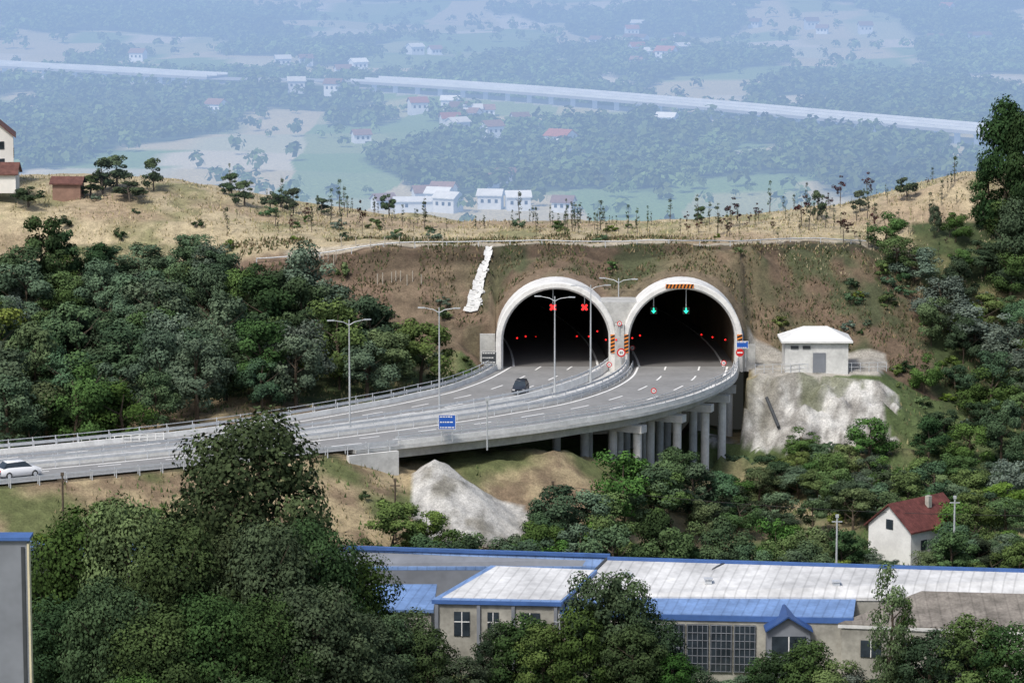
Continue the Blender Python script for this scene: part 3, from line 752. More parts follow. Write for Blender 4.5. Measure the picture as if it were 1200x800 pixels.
# ---------------------------------------------------------------- factory
def roofslab(name,cs,m,parent,t_=.3):
    mb=MB(); mb.prism(cs,[(c[0],c[1],c[2]-t_) for c in cs]); return obj(name,mb.mesh(name,[m]),parent)
def wallsunder(cs,m,parent,zb=-12.6,inset=.25,dz=.31):
    c=np.mean(np.array(cs),0); q=[]
    for p in cs:
        v=np.array(p)-c; l=np.linalg.norm(v[:2]); v=v*(1-inset/l*1.3); q.append((c[0]+v[0],c[1]+v[1],p[2]-dz))
    mb=MB(); mb.prism(q,[(a_[0],a_[1],zb) for a_ in q]); return obj('wall',mb.mesh('wall',[m]),parent),q
def beam(a,b,w,h,m,parent,name='trim'):
    a=Vector(a);b=Vector(b); d=b-a; mb=MB(); n=Vector((d.y,-d.x,0)).normalized()*w/2; u=Vector((0,0,h/2))
    mb.add([a-n-u,a+n-u,a+n+u,a-n+u,b-n-u,b+n-u,b+n+u,b-n+u],[(0,1,2,3),(7,6,5,4),(0,4,5,1),(1,5,6,2),(2,6,7,3),(3,7,4,0)])
    return obj(name,mb.mesh(name,[m]),parent)
up=lambda p,d:(p[0],p[1],p[2]+d)
fh=top('factory_building','long factory hall with white metal roof and blue edges','factory')
MC=[onz(668,698,-5.2),onz(1290,701,-5.2),onz(1350,674,-3.8),onz(712,655,-3.8)]
roofslab('roof',MC,M['whiteroof'],fh); wallsunder(MC,M['beige'],fh,inset=.6)
beam(up(MC[3],.1),up(MC[2],.1),.5,.25,M['bluetrim'],fh)
for (a_,b_) in(((790,694),(852,659)),((1112,695),(1166,668)),((668,698),(712,655))):
    A_=onz(a_[0],a_[1],-5.2); B_=onz(b_[0],b_[1],-3.85); beam(up(A_,.1),up(B_,.1),.25,.16,M['dsteel'],fh,'roof_joint')
for px,py in((735,676),(830,682),(905,671),(980,685),(1060,676)):
    q=onz(px,py,-4.5); mb=MB(); mb.box((q[0],q[1],q[2]+.1),(.6,.6,.4)); mb.box((q[0],q[1],q[2]+.35),(.8,.8,.1),0,0); obj('roof_vent',mb.mesh('roof_vent',[M['steel']]),fh)
CC_=[onz(655,716,-5.95),onz(1000,723,-5.95),onz(1003,701,-5.34),onz(668,699.5,-5.34)]
roofslab('canopy',CC_,M['blueroof'],fh,.2)
beam(up(CC_[0],-.32),up(CC_[1],-.32),.12,.5,M['bluetrim'],fh,'fascia')
wl,q=wallsunder(CC_,M['beige'],fh,inset=.35)
A_=Vector(q[0]);B_=Vector(q[1]); d=(B_-A_).normalized()
L_=(B_-A_).length; rz=math.atan2(d.y,d.x)
for k in range(8):
    x0=.4+k*2.1
    mb=MB(); c_=A_+d*(x0+1.0)
    mb.box((c_.x,c_.y-.1,-9.0),(1.95,.12,4.3),rz,0)
    for j in(-.9,-.45,0,.45,.9): mb.box((c_.x+d.x*j,c_.y+d.y*j-.18,-9.0),(.05,.07,4.3),rz,1)
    for j in(-2.1,-1.4,-.7,0,.7,1.4,2.1): mb.box((c_.x,c_.y-.185,-9.0+j),(1.95,.06,.05),rz,1)
    obj('window',mb.mesh('window',[M['glass'],M['greywall']]),fh)
yp=293.6; zA=at(920,722,yp)[2]; zE=at(920,739,yp)[2]; ex=at(924,713,yp)[0]
mb=MB()
mb.prism([(ex-2.0,yp,zE),(ex,yp,zA),(ex,yp+5,zA),(ex-2.0,yp+5,zE)],[(ex-2.0,yp,zE-.15),(ex,yp,zA-.15),(ex,yp+5,zA-.15),(ex-2.0,yp+5,zE-.15)])
mb.prism([(ex,yp,zA),(ex+2.2,yp,zE),(ex+2.2,yp+5,zE),(ex,yp+5,zA)],[(ex,yp,zA-.15),(ex+2.2,yp,zE-.15),(ex+2.2,yp+5,zE-.15),(ex,yp+5,zA-.15)])
obj('porch_roof',mb.mesh('porch_roof',[M['navy']]),fh)
mb=MB(); y0_,y1_=yp+.5,yp+4.5; mb.add([(ex-1.8,y0_,-12.6),(ex+2.0,y0_,-12.6),(ex+2.0,y0_,zE-.05),(ex,y0_,zA-.2),(ex-1.8,y0_,zE-.05),(ex-1.8,y1_,-12.6),(ex+2.0,y1_,-12.6),(ex+2.0,y1_,zE-.05),(ex,y1_,zA-.2),(ex-1.8,y1_,zE-.05)],[(0,1,2,3,4),(0,5,9,4),(1,2,7,6)])
obj('porch',mb.mesh('porch',[M['greywall']]),fh)
mb=MB(); mb.box((ex+.1,y0_-.05,zE-1.4),(3.0,.1,1.6)); mb.box((ex+.1,y0_-.11,zE-1.4),(.1,.06,1.6),0,1); obj('window',mb.mesh('window',[M['glass'],M['white']]),fh)
fb_=top('factory_building','beige factory wing with white roof and blue edges','factory')
BC=[onz(506,702,-5.0),onz(658,705,-5.0),onz(700,667,-4.0),onz(575,662,-4.0)]
roofslab('roof',BC,M['blueroof'],fb_)
c_=np.mean(np.array(BC),0); BC2=[tuple(c_+(np.array(p)-c_)*.92+np.array([.3,.1,.06])) for p in BC]
roofslab('roof_panel',BC2,M['whiteroof'],fb_,.05); wl,q=wallsunder(BC,M['beige'],fb_)
A_=Vector(q[0]);B_=Vector(q[1]); d=(B_-A_).normalized(); rz=math.atan2(d.y,d.x)
beam(up(BC[0],-.2),up(BC[1],-.2),.2,.35,M['bluetrim'],fb_,'fascia')
for x0,w_ in((2.4,1.4),(5.2,1.0),(8.5,1.8)):
    mb=MB(); c_=A_+d*x0; mb.box((c_.x,c_.y-.04,-7.2),(w_,.12,2.2),rz,0); mb.box((c_.x,c_.y-.1,-7.2),(.08,.08,2.2),rz,1); mb.box((c_.x,c_.y-.11,-7.0),(w_,.06,.08),rz,1)
    obj('window',mb.mesh('window',[M['glass'],M['white']]),fb_)
for x0 in(.15,3.9,7.0,10.8):
    mb=MB(); c_=A_+d*x0; mb.box((c_.x,c_.y-.1,-9.0),(.3,.25,7.2),rz); obj('pilaster',mb.mesh('pilaster',[M['greywall']]),fb_)
bh=top('factory_building','long low hall with blue metal roof behind trees','factory')
BH=[onz(-60,664,-5.4),onz(708,664,-5.4),onz(715,652,-4.5),onz(400,642,-4.1),onz(-60,630,-4.0)]
roofslab('roof',BH,M['blueroof'],bh); wallsunder(BH,M['greywall'],bh)
beam(up(BH[3],.1),up(BH[2],.1),.5,.3,M['bluetrim'],bh,'ridge_cap')
LT=[onz(436,714,-7),onz(508,714,-7),onz(512,684,-6),onz(436,684,-6)]
lt=top('annexe','low annexe with blue metal roof','building'); roofslab('roof',LT,M['blueroof'],lt); wallsunder(LT,M['beige'],lt)
ob=top('old_workshop','old workshop with weathered grey roof and beige walls','building')
OC=[onz(982,730,-6.4),onz(1260,741,-6.4),onz(1262,697,-4.5),onz(1080,692,-4.5)]
roofslab('roof',OC,M['greyroof'],ob); wl,q=wallsunder(OC,M['beige'],ob)
A_=Vector(q[0]);B_=Vector(q[1]); d=(B_-A_).normalized(); rz=math.atan2(d.y,d.x)
beam(up(OC[0],-.25),up(OC[1],-.25),.1,.3,M['concl'],ob,'gutter')
for x0 in(2.6,6.2,9.8,13.4):
    mb=MB(); c_=A_+d*x0; mb.box((c_.x,c_.y-.05,-8.6),(1.8,.12,1.5),rz,0); mb.box((c_.x,c_.y-.11,-8.6),(.08,.08,1.5),rz,1); obj('window',mb.mesh('window',[M['glass'],M['white']]),ob)
bt=top('tower_block','tall grey clad building corner with lit edge painted cream','building')
mb=MB(); mb.box((-37.6,200.6,4.4),(17.2,1.2,33.2)); obj('wall',mb.mesh('wall',[M['greywall']]),bt)
mb=MB(); mb.box((-28.94,200.3,4.3),(.12,.7,33)); obj('painted_lit_edge',mb.mesh('painted_lit_edge',[M['yellowish']]),bt)  # cream strip paints the light catching the panel edge into the colour
mb=MB(); mb.box((-37.6,200.6,21.1),(17.6,1.6,.2)); obj('coping',mb.mesh('coping',[M['bluetrim']]),bt)
mb=MB(); mb.box((-29.25,199.95,4.3),(.2,.08,32.6)); obj('downpipe',mb.mesh('downpipe',[M['dsteel']]),bt)

def upole(px,py,D,label,m='pole',r=.1):
    t_=at(px,py,D); zb=Ts(t_[0],D)-.3
    mb=MB(); mb.tube([(0,0,0),(0,0,t_[2]-zb)],[r*1.3,r*.8],8); mb.box((0,0,t_[2]-zb-.5),(1.0,.1,.1)); mb.box((0,0,t_[2]-zb+.05),(.3,.25,.3))
    top('utility_pole',label,'pole',(t_[0],D,zb),mb.mesh('utility_pole',[M[m]]))
upole(981,605,322,'slim grey utility pole beside the factory')
upole(1119,583,335,'slim pale mast beside the white house')
upole(656,722,294,'blue grey mast in front of the factory'); upole(463,563,334,'short wooden pole on the dry embankment',m='bark'); upole(73,556,322,'short wooden pole beside the road',m='bark')
mb=MB(); c=at(648,568,352.2)
def cable(a,b,sag):
    pts=[]
    for k in range(17):
        t_=k/16; pts.append((a[0]+(b[0]-a[0])*t_,a[1]+(b[1]-a[1])*t_,a[2]+(b[2]-a[2])*t_-sag*4*t_*(1-t_)))
    mb.tube(pts,.025,4)
cable(c,at(1230,604,338),.8)
top('power_cable','thin dark power cable strung over the trees','cable',data=mb.mesh('cable',[M['blk']]))
upole(648,566,352.2,'wooden pole carrying a cable beside the viaduct',m='bark',r=.12)

# ---------------------------------------------------------------- trees
def quads(P,Nn,S,asp=1.0):
    n=len(P); r=rng.normal(size=(n,3)); t=np.cross(Nn,r); t/=np.linalg.norm(t,axis=1)[:,None]+1e-9
    b=np.cross(Nn,t); S=S[:,None]
    V=np.stack([P-t*S,P-b*S*asp,P+t*S,P+b*S*asp],1).reshape(-1,3)
    return V,np.arange(4*n).reshape(-1,4)
def crown(name,m,Hh=10,R=3.7,z0=.22,nc=30,nl=5800,ls=.15,shape='round',vr=.5):
    Cc=[];Rr=[]
    for k in range(nc):
        a=rng.uniform(0,2*math.pi); t=rng.uniform(0,1)
        if shape=='tall':
            zz=z0+(1-z0)*t*.93; rad=R*math.sin(math.pi*(.15+.8*t))*rng.uniform(.35,.85); rc=R*rng.uniform(.25,.42)
        elif shape=='sprig':
            zz=z0+(1-z0)*t*.97; rad=R*(1-.8*t)*rng.uniform(.1,.7); rc=R*rng.uniform(.2,.4)
        elif shape=='dome':
            # evenly spread clumps so the crown is full all round
            a=k*2.39996; t=(k+.5)/nc; zz=z0+(1-z0)*t*.88
            rad=R*math.sqrt(max(1-((t-.40)/.64)**2,.04))*rng.uniform(.45,.86); rc=R*rng.uniform(.20,.34)
        else:
            zz=z0+(1-z0)*t*.88; rad=R*math.sqrt(max(1-((t-.38)/.66)**2,.05))*rng.uniform(.35,1.0); rc=R*rng.uniform(.18,.38)
        Cc.append((rad*math.cos(a),rad*math.sin(a),zz*Hh)); Rr.append(rc)
    Cc=np.array(Cc); Rr=np.array(Rr)
    cb=rng.uniform(0,1,nc)
    w=Rr**2; idx=rng.choice(nc,nl,p=w/w.sum())
    D=rng.normal(size=(nl,3)); D[:,2]+=.3; D/=np.linalg.norm(D,axis=1)[:,None]
    rr=Rr[idx]*(rng.uniform(.55,1.18,nl)); P=Cc[idx]+D*rr[:,None]*np.array([1,1,.8])
    ax=np.array([0,0,Hh*.5]); O=P-ax; O/=np.linalg.norm(O,axis=1)[:,None]
    Nn=D*.75+O*.45+rng.normal(size=(nl,3))*.35; Nn/=np.linalg.norm(Nn,axis=1)[:,None]
    S=rng.uniform(.55,1.5,nl)*ls
    V,Fq=quads(P,Nn,S,.75)
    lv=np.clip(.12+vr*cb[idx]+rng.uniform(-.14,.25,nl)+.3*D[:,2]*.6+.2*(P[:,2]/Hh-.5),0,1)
    return npmesh(name,V,Fq,[m],fl=np.repeat(lv,4))
def trunk(name,m,Hh=10,r=.22,R=3.,lean=.4,nb=7,topf=.8):
    mb=MB(); a=random.uniform(0,6.28)
    ps=[(0,0,-.6),(lean*.2*math.cos(a),lean*.2*math.sin(a),Hh*.25),(lean*math.cos(a),lean*math.sin(a),Hh*.55),(lean*.7,lean*.4,Hh*topf)]
    mb.tube(ps,[r*1.3,r,r*.6,r*.15],7)
    for k in range(nb):
        t_=random.uniform(.25,.65); b_=random.uniform(0,6.28); z_=Hh*t_; l=R*random.uniform(.5,.85)
        s=(lean*t_*math.cos(a),lean*t_*math.sin(a),z_)
        mb.tube([s,(s[0]+l*.5*math.cos(b_),s[1]+l*.5*math.sin(b_),z_+l*.35),(s[0]+l*math.cos(b_),s[1]+l*math.sin(b_),z_+l*.8)],[r*.4,r*.22,r*.06],5)
    return mb.mesh(name,[m])
TR={}
def mk(key,leaf,**k):
    TR.setdefault(key,[]).append((trunk('trunk',M['barkh'] if leaf in('leafH','leafR') else M['bark'],R=k.get('R',3.7),r=k.pop('tr',.22),topf=k.pop('topf',.8)),crown('crown',M[leaf],**k)))
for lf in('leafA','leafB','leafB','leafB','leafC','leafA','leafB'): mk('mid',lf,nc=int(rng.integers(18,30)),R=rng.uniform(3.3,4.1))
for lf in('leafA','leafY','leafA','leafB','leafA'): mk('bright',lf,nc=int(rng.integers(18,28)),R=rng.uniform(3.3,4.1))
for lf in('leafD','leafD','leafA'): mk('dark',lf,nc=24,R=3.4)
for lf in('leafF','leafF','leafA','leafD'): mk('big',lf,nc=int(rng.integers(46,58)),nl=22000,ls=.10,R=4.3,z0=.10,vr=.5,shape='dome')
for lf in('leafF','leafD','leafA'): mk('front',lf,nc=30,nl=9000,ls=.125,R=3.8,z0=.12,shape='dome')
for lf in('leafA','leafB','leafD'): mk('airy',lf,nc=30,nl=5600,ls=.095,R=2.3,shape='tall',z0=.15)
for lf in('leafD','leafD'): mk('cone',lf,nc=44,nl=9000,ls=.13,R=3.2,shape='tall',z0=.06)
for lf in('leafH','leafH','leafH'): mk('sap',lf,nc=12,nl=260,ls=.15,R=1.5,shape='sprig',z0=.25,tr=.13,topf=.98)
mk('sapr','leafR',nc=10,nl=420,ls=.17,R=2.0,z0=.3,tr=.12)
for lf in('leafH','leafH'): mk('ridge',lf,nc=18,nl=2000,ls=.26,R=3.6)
tcount=0
LB={'mid':'leafy broadleaf tree with uneven green crown','bright':'fresh green broadleaf tree with uneven crown','dark':'dark green dense broadleaf tree','big':'large dark green full-crowned broadleaf tree','front':'dense deep green broadleaf tree beside the factory','airy':'slender airy tree with open crown','cone':'tall dark tree with dense crown','sap':'thin young sapling planted on the grassy ridge','sapr':'young copper-leaved sapling planted on the grassy ridge','ridge':'small round tree on the grassy ridge'}
def tree(key,x,y,h,w=None,name='tree',label=None,group=None,z=None,variant=None):
    global tcount
    px=600+4000*x/y
    if px<-50 or px>1250: return None
    vs=TR[key]; k=variant if variant is not None else random.randrange(len(vs)); tm,cm=vs[k%len(vs)]
    zz=Ts(x,y) if z is None else z
    o=top(name,label or LB[key],'sapling' if name=='sapling' else 'tree',(x,y,zz-.1))
    if group: o['group']=group
    s=h/10.; sw=s if w is None else w/7.6
    o.scale=(sw*random.uniform(.92,1.08),sw*random.uniform(.92,1.08),s); o.rotation_euler=(0,0,random.uniform(0,6.28))
    obj('trunk',tm,o); obj('crown',cm,o)
    if name=='tree': tcount+=1
    return o
placed=[]
def scatter(n,xr,yr,cond,hr,keys,space,group,wf=1.0):
    cnt=0; tries=0
    while cnt<n and tries<n*60:
        tries+=1; x_=random.uniform(*xr); y_=random.uniform(*yr)
        if not cond(x_,y_): continue
        if any((x_-a)**2+(y_-b)**2<space**2 for a,b in placed): continue
        placed.append((x_,y_)); h=hr[0]+(hr[1]-hr[0])*random.random()**1.3
        if y_>402: h=min(h,6.5)
        tree(random.choice(keys),x_,y_,h,(h*.45+2.6)*wf*random.uniform(.8,1.15),group=group); cnt+=1
def outL(x_,y_):
    a,b,c,_=lat_d(np.array([x_]),np.array([y_])); return float(a[0]),float(b[0]),float(c[0])
def cl(x_,y_):
    if x_/y_<-.158: return False
    if x_>np.interp(y_,[378,386,392,400,408,412],[-8,-10,-13,-21,-34,-40]): return False
    o,f,b=outL(x_,y_); return f<-1 and o>4.2
scatter(96,(-66,-5),(348,411),cl,(5.5,11),['mid','mid','dark','mid','bright'],3.7,'wood behind the road',1.18)
def crr(x_,y_):
    return x_>np.interp(y_,[385,395,405,420,430],[46,46,49,54,56]) and x_/y_<.158
scatter(34,(43,68),(384,428),crr,(3.6,7.5),['mid','dark','mid','bright'],3.2,'trees on the slope',1.1)
def crl(x_,y_):
    o,f,b=outL(x_,y_)
    if b<4 and o<5: return False
    px=600+4000*x_/y_
    if px>1205: return False
    if 19<x_<33 and 367<y_<374: return False
    if y_<384 and x_<18: return False
    return y_<386 or x_>44
scatter(48,(20,60),(354,392),crl,(3.0,5.8),['mid','bright','dark','bright'],2.9,'trees on the valley floor',1.08)
def cmid(x_,y_):
    px=600+4000*x_/y_
    if 1000<px<1125 and y_<352: return False
    return px<1210
scatter(34,(-12,30),(325,333),cmid,(5.4,8.6),['bright','mid','dark','bright'],2.7,'tree belt behind the factory',1.05)
scatter(20,(26,51),(326,342),cmid,(3.2,5.8),['bright','dark','mid'],3.0,'tree belt behind the factory',1.1)
for px,D,h in((1010,338,3.6),(1030,333,2.8),(1130,338,5),(1145,334,4.5),(1098,330,3.4),(1118,333,4.2),(1125,345,6),(1055,331,2.4)):
    tree('mid',(px-600)/4000*D,D,h,h*1.05,group='tree belt behind the factory')
for px,D,h in((50,316,4.5),(98,319,5.0),(128,324,4.0),(158,322,5),(182,325,3.6),(430,328,3.6)):
    tree('bright' if px%4 else 'mid',(px-600)/4000*D,D,h,h*1.1,group='trees below the embankment')
for px,D,h in((655,343,7.5),(690,345,7),(735,350,8.5),(765,352,7.5),(715,346,6.5),(850,372,4.5),(790,352,7.5),(640,341,5),(870,372,4.5),(895,376,4.5),(915,379,4),(605,335,4.5),(812,360,6.5),(700,336,6.5),(835,362,6),(775,358,6.5),(800,366,5.5),(940,382,3.5),(965,383,4),(1000,382,4.5)):
    x_=(px-600)/4000*D; tree('bright' if px%2==0 else 'mid',x_,D,h,h*.98,group='trees in front of the viaduct')
for px,D,h,w,v in((292,317,21.0,15.5,0),(85,292,17.2,10.5,1),(45,296,13.5,9,3),(140,290,18.6,11,2),(198,288,16.5,10.5,1),(250,291,15.2,10,0),(305,289,16.5,10,3),(362,293,15.8,9.5,0),(408,296,12.2,8,1),(115,277,14.0,9.5,0),(60,282,11,8.5,3),(175,275,12,9,1),(240,276,13.0,9.5,0),(305,277,12.5,9,1),(368,279,13,9,3),(412,283,9.5,7.5,3),(150,262,9.5,8,2),(280,262,9.5,8,1)):
    tree('big',(px-600)/4000*D,D,h,w,group='large trees beside the factory',variant=v)
for k_,px,D,h,w in(('airy',1052,283,13.5,6.5),('airy',1072,284,10,5),('front',682,286,9.5,6.5),('front',705,288,12,8),('front',735,289,11.5,7.5),('front',770,287,8,6.5),('front',750,284,8.5,6.5),('front',615,289,8.2,7),('front',590,291,7.0,6),('front',640,287,8,6.5),('front',472,290,8.5,7),('front',448,286,9,7),('front',500,286,7.5,6),('airy',568,290,5.5,4.5),('front',535,286,5.2,5.5),('front',905,286,4.8,5.5),('front',955,284,7.0,6.5),('front',928,285,5.6,6),('mid',985,283,5.5,5.5),('front',1105,282,7.5,7),('front',1155,281,9,7.5),('front',1192,280,8.5,7.5),('mid',1130,284,7,6),('mid',870,284,3.6,4),('front',818,285,4.4,5.5),('front',795,284,6,5.5),('mid',1018,282,4.5,5),('front',842,282,3.0,4.5)):
    tree(k_,(px-600)/4000*D,D,h,w,group='trees in front of the factory')
for px,D,h,w,z_ in((1180,428,17.5,9,None),(1203,424,18,9,None),(1158,430,9,6.5,None),(1192,418,12,8,None)):
    tree('cone',(px-600)/4000*D,D,h,w)
for px,D,h,w in((1040,422,5.5,4.5),(1055,418,5,5),(1075,418,5,6),(1098,428,4.5,2),(1105,412,6,7),(1150,408,7,8),(1190,405,7,8)): tree('mid',(px-600)/4000*D,D,h,w)
for px,D,h,w in((45,408,12,7),(70,410,9,6),(20,405,9,8),(255,405,7,6),(225,408,6.5,6),(330,402,6,4.5),(120,412,5,7),(165,412,5,7)): tree('dark' if D<412 else 'mid',(px-600)/4000*D,D,h,w,variant=random.randrange(2))
for px,D,h,w in((118,436,5,4),(135,438,4.5,5),(178,437,4.5,3.5),(150,432,3,5),(104,434,2.8,4),(30,428,3.0,5),(270,440,3.2,3),(285,436,3.4,4),(343,436,3.5,3),(328,440,2.6,3),(455,438,3.5,2.5),(960,436,4,2.6),(823,432,2.4,2),(315,436,3,2.8),(375,436,2.4,2.4),(1010,438,3,2.5),(1065,438,3.4,3)):
    tree('ridge',(px-600)/4000*D,D,h,w,group='ridge trees')
for i in range(215):
    px=random.choice([random.uniform(260,520),random.uniform(520,860),random.uniform(620,1000),random.uniform(860,1190),random.uniform(880,1120)]); D=random.uniform(418,447)
    x_=(px-600)/4000*D
    h=random.choice([1.2,1.8,2.4,3.0,3.6,4.4])*random.uniform(.75,1.25)
    tree('sapr' if (px>800 and random.random()<.2) or random.random()<.04 else 'sap',x_,D,h*.9,h*random.uniform(.4,.85)+.2,name='sapling',group='young trees along the ridge')

def bushmesh(m):
    return crown('bush',m,Hh=2.2,R=1.4,nc=12,nl=800,ls=.12,z0=.1)
BM=[bushmesh(M[k]) for k in('leafA','leafC','leafB','leafY','leafD')]
def bush(x_,y_,s,k=None):
    px=600+4000*x_/y_
    if px<-20 or px>1220: return
    o=top('bush','low rounded wild bush on the slope','bush',(x_,y_,Ts(x_,y_)-.1),BM[k if k is not None else random.randrange(5)],group='wild bushes')
    o.scale=(s*random.uniform(.8,1.3),s*random.uniform(.8,1.3),s*random.uniform(.6,1)); o.rotation_euler=(0,0,random.uniform(0,6.28))
for i in range(250):
    r=random.random()
    if r<.18: x_,y_=random.uniform(-24,-5),random.uniform(386,404)
    elif r<.38: x_,y_=random.uniform(40,60),random.uniform(388,418)
    elif r<.62: x_,y_=random.uniform(22,62),random.uniform(358,388)
    elif r<.80: x_,y_=random.uniform(-48,16),random.uniform(318,352)
    else: x_,y_=random.uniform(-60,60),random.uniform(402,432)
    o,f,b=outL(x_,y_)
    if (b<4 and o<2.) or (-3<x_<28.5 and 396<y_<405) or (27<x_<45 and 389<y_<405): continue
    if -10<x_<1 and 338<y_<352: continue
    if x_<-40 and 322<y_<352: continue
    bush(x_,y_,random.uniform(.3,.95))
for x_ in np.arange(25,46,1.5): bush(x_+random.uniform(-.5,.5),random.uniform(385.5,388),random.uniform(.5,1.1))
for px in range(560,1190,24): bush((px-600)/4000*287,287+random.uniform(-2,2),random.uniform(.6,1.3))

def grassfield(name,n,cond,hs,pal,label):
    X_=rng.uniform(cond[0],cond[1],n); Y_=rng.uniform(cond[2],cond[3],n)
    o=np.zeros(n)+9
    m=(Y_<401)
    if m.any():
        a_,f_,b_,_=lat_d(X_[m],Y_[m]); o[m]=np.where(b_<4,a_,9)
    keep=(o>1.0)&~((X_>27)&(X_<45)&(Y_>388)&(Y_<405))&~((X_>-3.2)&(X_<28.5)&(Y_<404))&(vnoise(X_/2,Y_/2,55)>.35)&~((X_>-11)&(X_<1)&(Y_<351)&(Y_>338))&~(np.abs(Y_-yb(X_))<1)
    X_=X_[keep];Y_=Y_[keep]; Z_=T(X_,Y_); n=len(X_)
    h=rng.uniform(hs[0],hs[1],n); a=rng.uniform(0,math.pi,n); w=h*.35
    dx=np.cos(a)*w; dy=np.sin(a)*w; lx=rng.normal(size=n)*.15; ly=rng.normal(size=n)*.15
    V=np.stack([np.stack([X_-dx,Y_-dy,Z_-.1],1),np.stack([X_+dx,Y_+dy,Z_-.1],1),np.stack([X_+lx,Y_+ly,Z_+h],1)],1).reshape(-1,3)
    pal=np.array(pal); ci=pal[rng.integers(0,len(pal),n)]*rng.uniform(.7,1.2,(n,1))
    obj(name,npmesh(name,V,np.arange(3*n).reshape(-1,3),[M['grass']],'Col',np.repeat(ci,3,0)),kind='stuff',label=label)
grassfield('dry_grass',28000,(-72,75,414,450),(.12,.4),[(.44,.37,.235),(.36,.31,.17),(.25,.25,.12),(.46,.40,.27)],'dry straw coloured grass on the ridge')
grassfield('weeds',24000,(-38,62,401,418),(.12,.5),[(.08,.09,.04),(.15,.115,.07),(.06,.085,.03),(.22,.17,.1)],'weeds and dry tufts on the cut slope')
grassfield('meadow_grass',30000,(-45,62,318,398),(.15,.5),[(.28,.24,.13),(.12,.155,.06),(.08,.125,.04),(.21,.2,.1)],'rough meadow grass on the embankment and valley floor')

# ---------------------------------------------------------------- far wood
N0=34000
yy=np.sqrt(rng.uniform(860**2,2750**2,N0)); xx=rng.uniform(-.17,.17,N0)*yy
fmk=farmask(xx,yy); keep=(fmk>.50)|((rng.uniform(size=N0)<.035))|((yy<1050)&(fmk>.42))
keep&=hdist(xx,yy)>24
xx=xx[keep]; yy=yy[keep]; zz=T(xx,yy); n=len(xx)
R_=rng.uniform(1.5,3.6,n); Hh=R_*rng.uniform(1.5,2.4,n)
K=22
D=rng.normal(size=(n,K,3)); D[:,:,2]=np.abs(D[:,:,2])*1.1-.25; D/=np.linalg.norm(D,axis=2)[:,:,None]
P=np.stack([xx,yy,zz+Hh*.5],1)[:,None,:]+D*np.stack([R_,R_,Hh*.52],1)[:,None,:]*rng.uniform(.6,1.2,(n,K,1))
Nn=D+rng.normal(size=(n,K,3))*.4+np.array([0,0,.3]); Nn/=np.linalg.norm(Nn,axis=2)[:,:,None]
V,Fq=quads(P.reshape(-1,3),Nn.reshape(-1,3),(rng.uniform(.3,.58,(n,K))*R_[:,None]).ravel(),.8)
pt=fbm(xx/70,yy/90,88)[:,None]
base=np.array([.085,.135,.052])[None,:]*rng.uniform(.65,1.35,(n,1))*(.4+1.4*pt)+rng.uniform(0,.04,(n,1))*np.array([[1,.9,.3]])
cc=np.repeat(base,K,0)*rng.uniform(.8,1.2,(n*K,1))
obj('distant_wood',npmesh('distant_wood',V,Fq,[M['far']],'Col',np.repeat(cc,4,0)),kind='stuff',label='hazy mixed woodland covering the far valley side')

HP=np.array([cr([tuple(p[:2]) for p in HWY],t) for t in np.linspace(0,len(HWY)-1,160)])
dd=np.gradient(HP,axis=0); dd/=np.linalg.norm(dd,axis=1)[:,None]; HL=np.stack([dd[:,1],-dd[:,0]],1)
pxs=600+4000*HP[:,0]/HP[:,1]
seg=np.where((pxs>255)&(pxs<425))[0]
obj('road',wall_strip(HP[seg],HL[seg],0,16,.2,HWZ-1.35).mesh('far_road',[M['asph']]),kind='structure')
for sl_,lb,wd in((np.where(pxs<=258)[0],'short pale motorway viaduct crossing the far valley',19),(np.where(pxs>=420)[0],'long pale motorway viaduct descending across the far valley',23)):
    fv=top('distant_viaduct',lb,'bridge'); hp=HP[sl_]; hl=HL[sl_]
    obj('deck',wall_strip(hp,hl,0,wd,1.3,HWZ-1.3).mesh('deck',[M['asph']]),fv)
    for o_ in(-wd/2+.3,-.0,wd/2-.3): obj('parapet',wall_strip(hp,hl,o_,.5,1.1,HWZ-.02).mesh('parapet',[M['conch']]),fv)
    for i in range(1,len(sl_)-1,2):
        g_=Ts(hp[i,0],hp[i,1])-1
        if g_>HWZ-3.5: continue
        mb=MB(); mb.box((hp[i,0],hp[i,1]-wd/2+2,(g_+HWZ-1.3)/2),(2.2,2.0,HWZ-1.3-g_)); mb.box((hp[i,0],hp[i,1],HWZ-1.8),(2.4,wd-3,.9)); obj('pier',mb.mesh('pier',[M['conch']]),fv)

def fh_mesh(w,d,h,rh,mr):
    mb=MB(); mb.box((0,0,h/2-1),(w,d,h+2),0,0)
    mb.add([(-w/2,-d/2-.01,h),(w/2,-d/2-.01,h),(w/2,d/2,h),(-w/2,d/2,h),(-w/2,0,h+rh-.3),(w/2,0,h+rh-.3)],[(0,1,5,4),(2,3,4,5),(1,2,5),(3,0,4)],0)
    W,D_=w/2+.5,d/2+.6
    mb.prism([(-W,-D_,h-.1),(W,-D_,h-.1),(W,0,h+rh),(-W,0,h+rh)],[(-W,-D_,h-.4),(W,-D_,h-.4),(W,0,h+rh-.3),(-W,0,h+rh-.3)],1)
    mb.prism([(-W,0,h+rh),(W,0,h+rh),(W,D_,h-.1),(-W,D_,h-.1)],[(-W,0,h+rh-.3),(W,0,h+rh-.3),(W,D_,h-.4),(-W,D_,h-.4)],1)
    for k in(-.3,0,.3):
        for zf in([.5] if h<4.5 else [.28,.72]): mb.box((k*w,-d/2-.03,h*zf),(1.0,.12,1.2),0,2)
    return mb.mesh('house',[M['whiteh'],mr,M['glassh']])
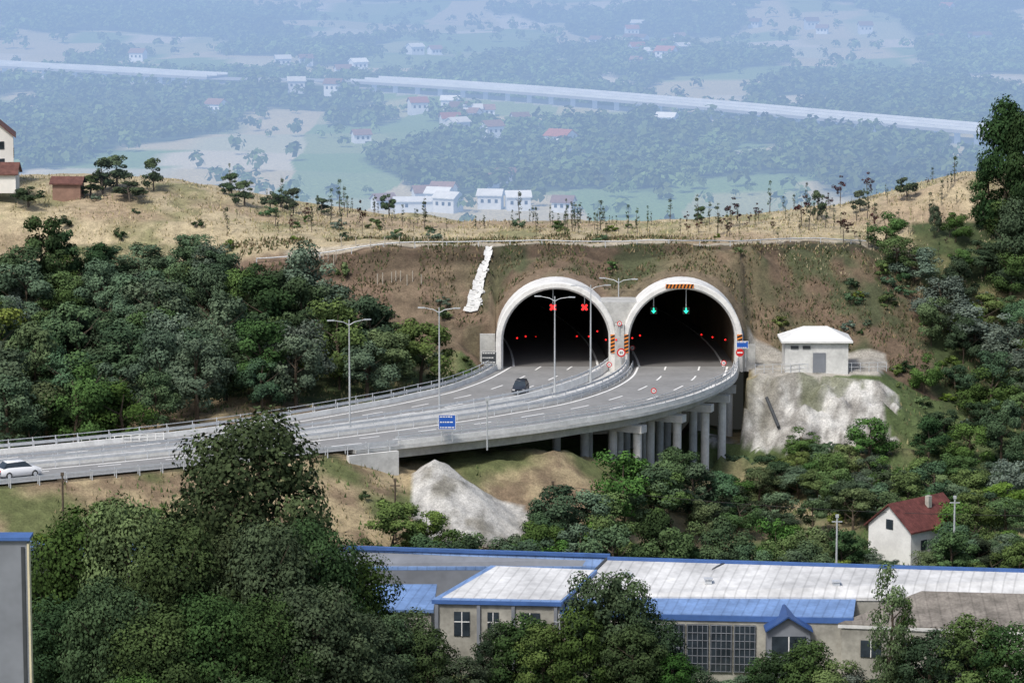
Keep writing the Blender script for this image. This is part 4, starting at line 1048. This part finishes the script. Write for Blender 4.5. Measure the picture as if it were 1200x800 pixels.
FH=[fh_mesh(8,7,4.2,2.2,M['tileh']),fh_mesh(10,9,5.5,2.4,M['tileh']),fh_mesh(7,6,2.8,2.0,M['brownh']),fh_mesh(8,7,4.2,2.2,M['brownh']),fh_mesh(20,9,3.2,1.0,M['whiteh']),fh_mesh(14,8,4,1.8,M['brownh']),fh_mesh(8,7,4.2,1.8,M['whiteh'])]
spots=[(657,176,1),(487,64,6),(510,64,2),(490,132,0),(553,140,2),(1100,52,5),(1145,50,5),(745,52,5),(780,72,1),(740,42,0),(497,246,4),(515,240,6),(575,243,6),(607,245,6),(660,247,2),(520,235,3),(450,244,2)]
def cluster(x0,x1,y0,y1,n):
    for i in range(n): spots.append((random.uniform(x0,x1),random.uniform(y0,y1),random.choice([0,2,3,6,6,2])))
cluster(320,450,70,115,12); cluster(150,330,60,110,4); cluster(500,620,125,165,9); cluster(725,810,40,85,7); cluster(460,540,230,248,2)
cluster(640,1000,20,70,6); cluster(0,1200,90,220,5); cluster(950,1150,0,40,4)
for px,py,k in spots:
    q=onT(px,py,900)
    if hdist(np.array([q[0]]),np.array([q[1]]))[0]<26: continue
    o=top('house',('white walled house with red tiled roof in the far valley','large white house with red tiled roof','low white house with brown roof in the valley','white two storey house with brown roof','long low white warehouse in the far valley','broad white building with brown roof in the valley','white house with pale roof in the valley')[k],'house',(q[0],q[1]-5,q[2]+.8),FH[k],group='houses across the far valley')
    o.rotation_euler=(0,0,random.uniform(-.6,.6))

# ---------------------------------------------------------------- light, world, camera
sun_el,sun_az=math.radians(52),math.radians(212)
w=bpy.data.worlds.new('World'); bpy.context.scene.world=w; w.use_nodes=True
nt=w.node_tree; bg=nt.nodes['Background']; sky=nt.nodes.new('ShaderNodeTexSky'); sky.sky_type='NISHITA'; sky.sun_disc=False
sky.sun_elevation=sun_el; sky.sun_rotation=sun_az; sky.dust_density=3
nt.links.new(sky.outputs[0],bg.inputs[0]); bg.inputs[1].default_value=.15
sl=bpy.data.lights.new('sun','SUN'); sl.energy=2.8; sl.angle=math.radians(9.0); sl.color=(1,.97,.92)
so=bpy.data.objects.new('sun',sl); COL.objects.link(so)
dv=Vector((math.sin(sun_az)*math.cos(sun_el),math.cos(sun_az)*math.cos(sun_el),math.sin(sun_el)))
so.rotation_euler=dv.to_track_quat('Z','Y').to_euler()
cam=bpy.data.cameras.new('camera'); co=bpy.data.objects.new('camera',cam); COL.objects.link(co)
cam.sensor_width=36; cam.lens=F/1200*36; cam.clip_start=1; cam.clip_end=20000
co.location=(0,0,H); co.rotation_euler=(math.pi/2-TH,0,0)
sc=bpy.context.scene; sc.camera=co
sc.view_settings.view_transform='Standard'; sc.view_settings.look='None'; sc.view_settings.exposure=0
print('trees',tcount)
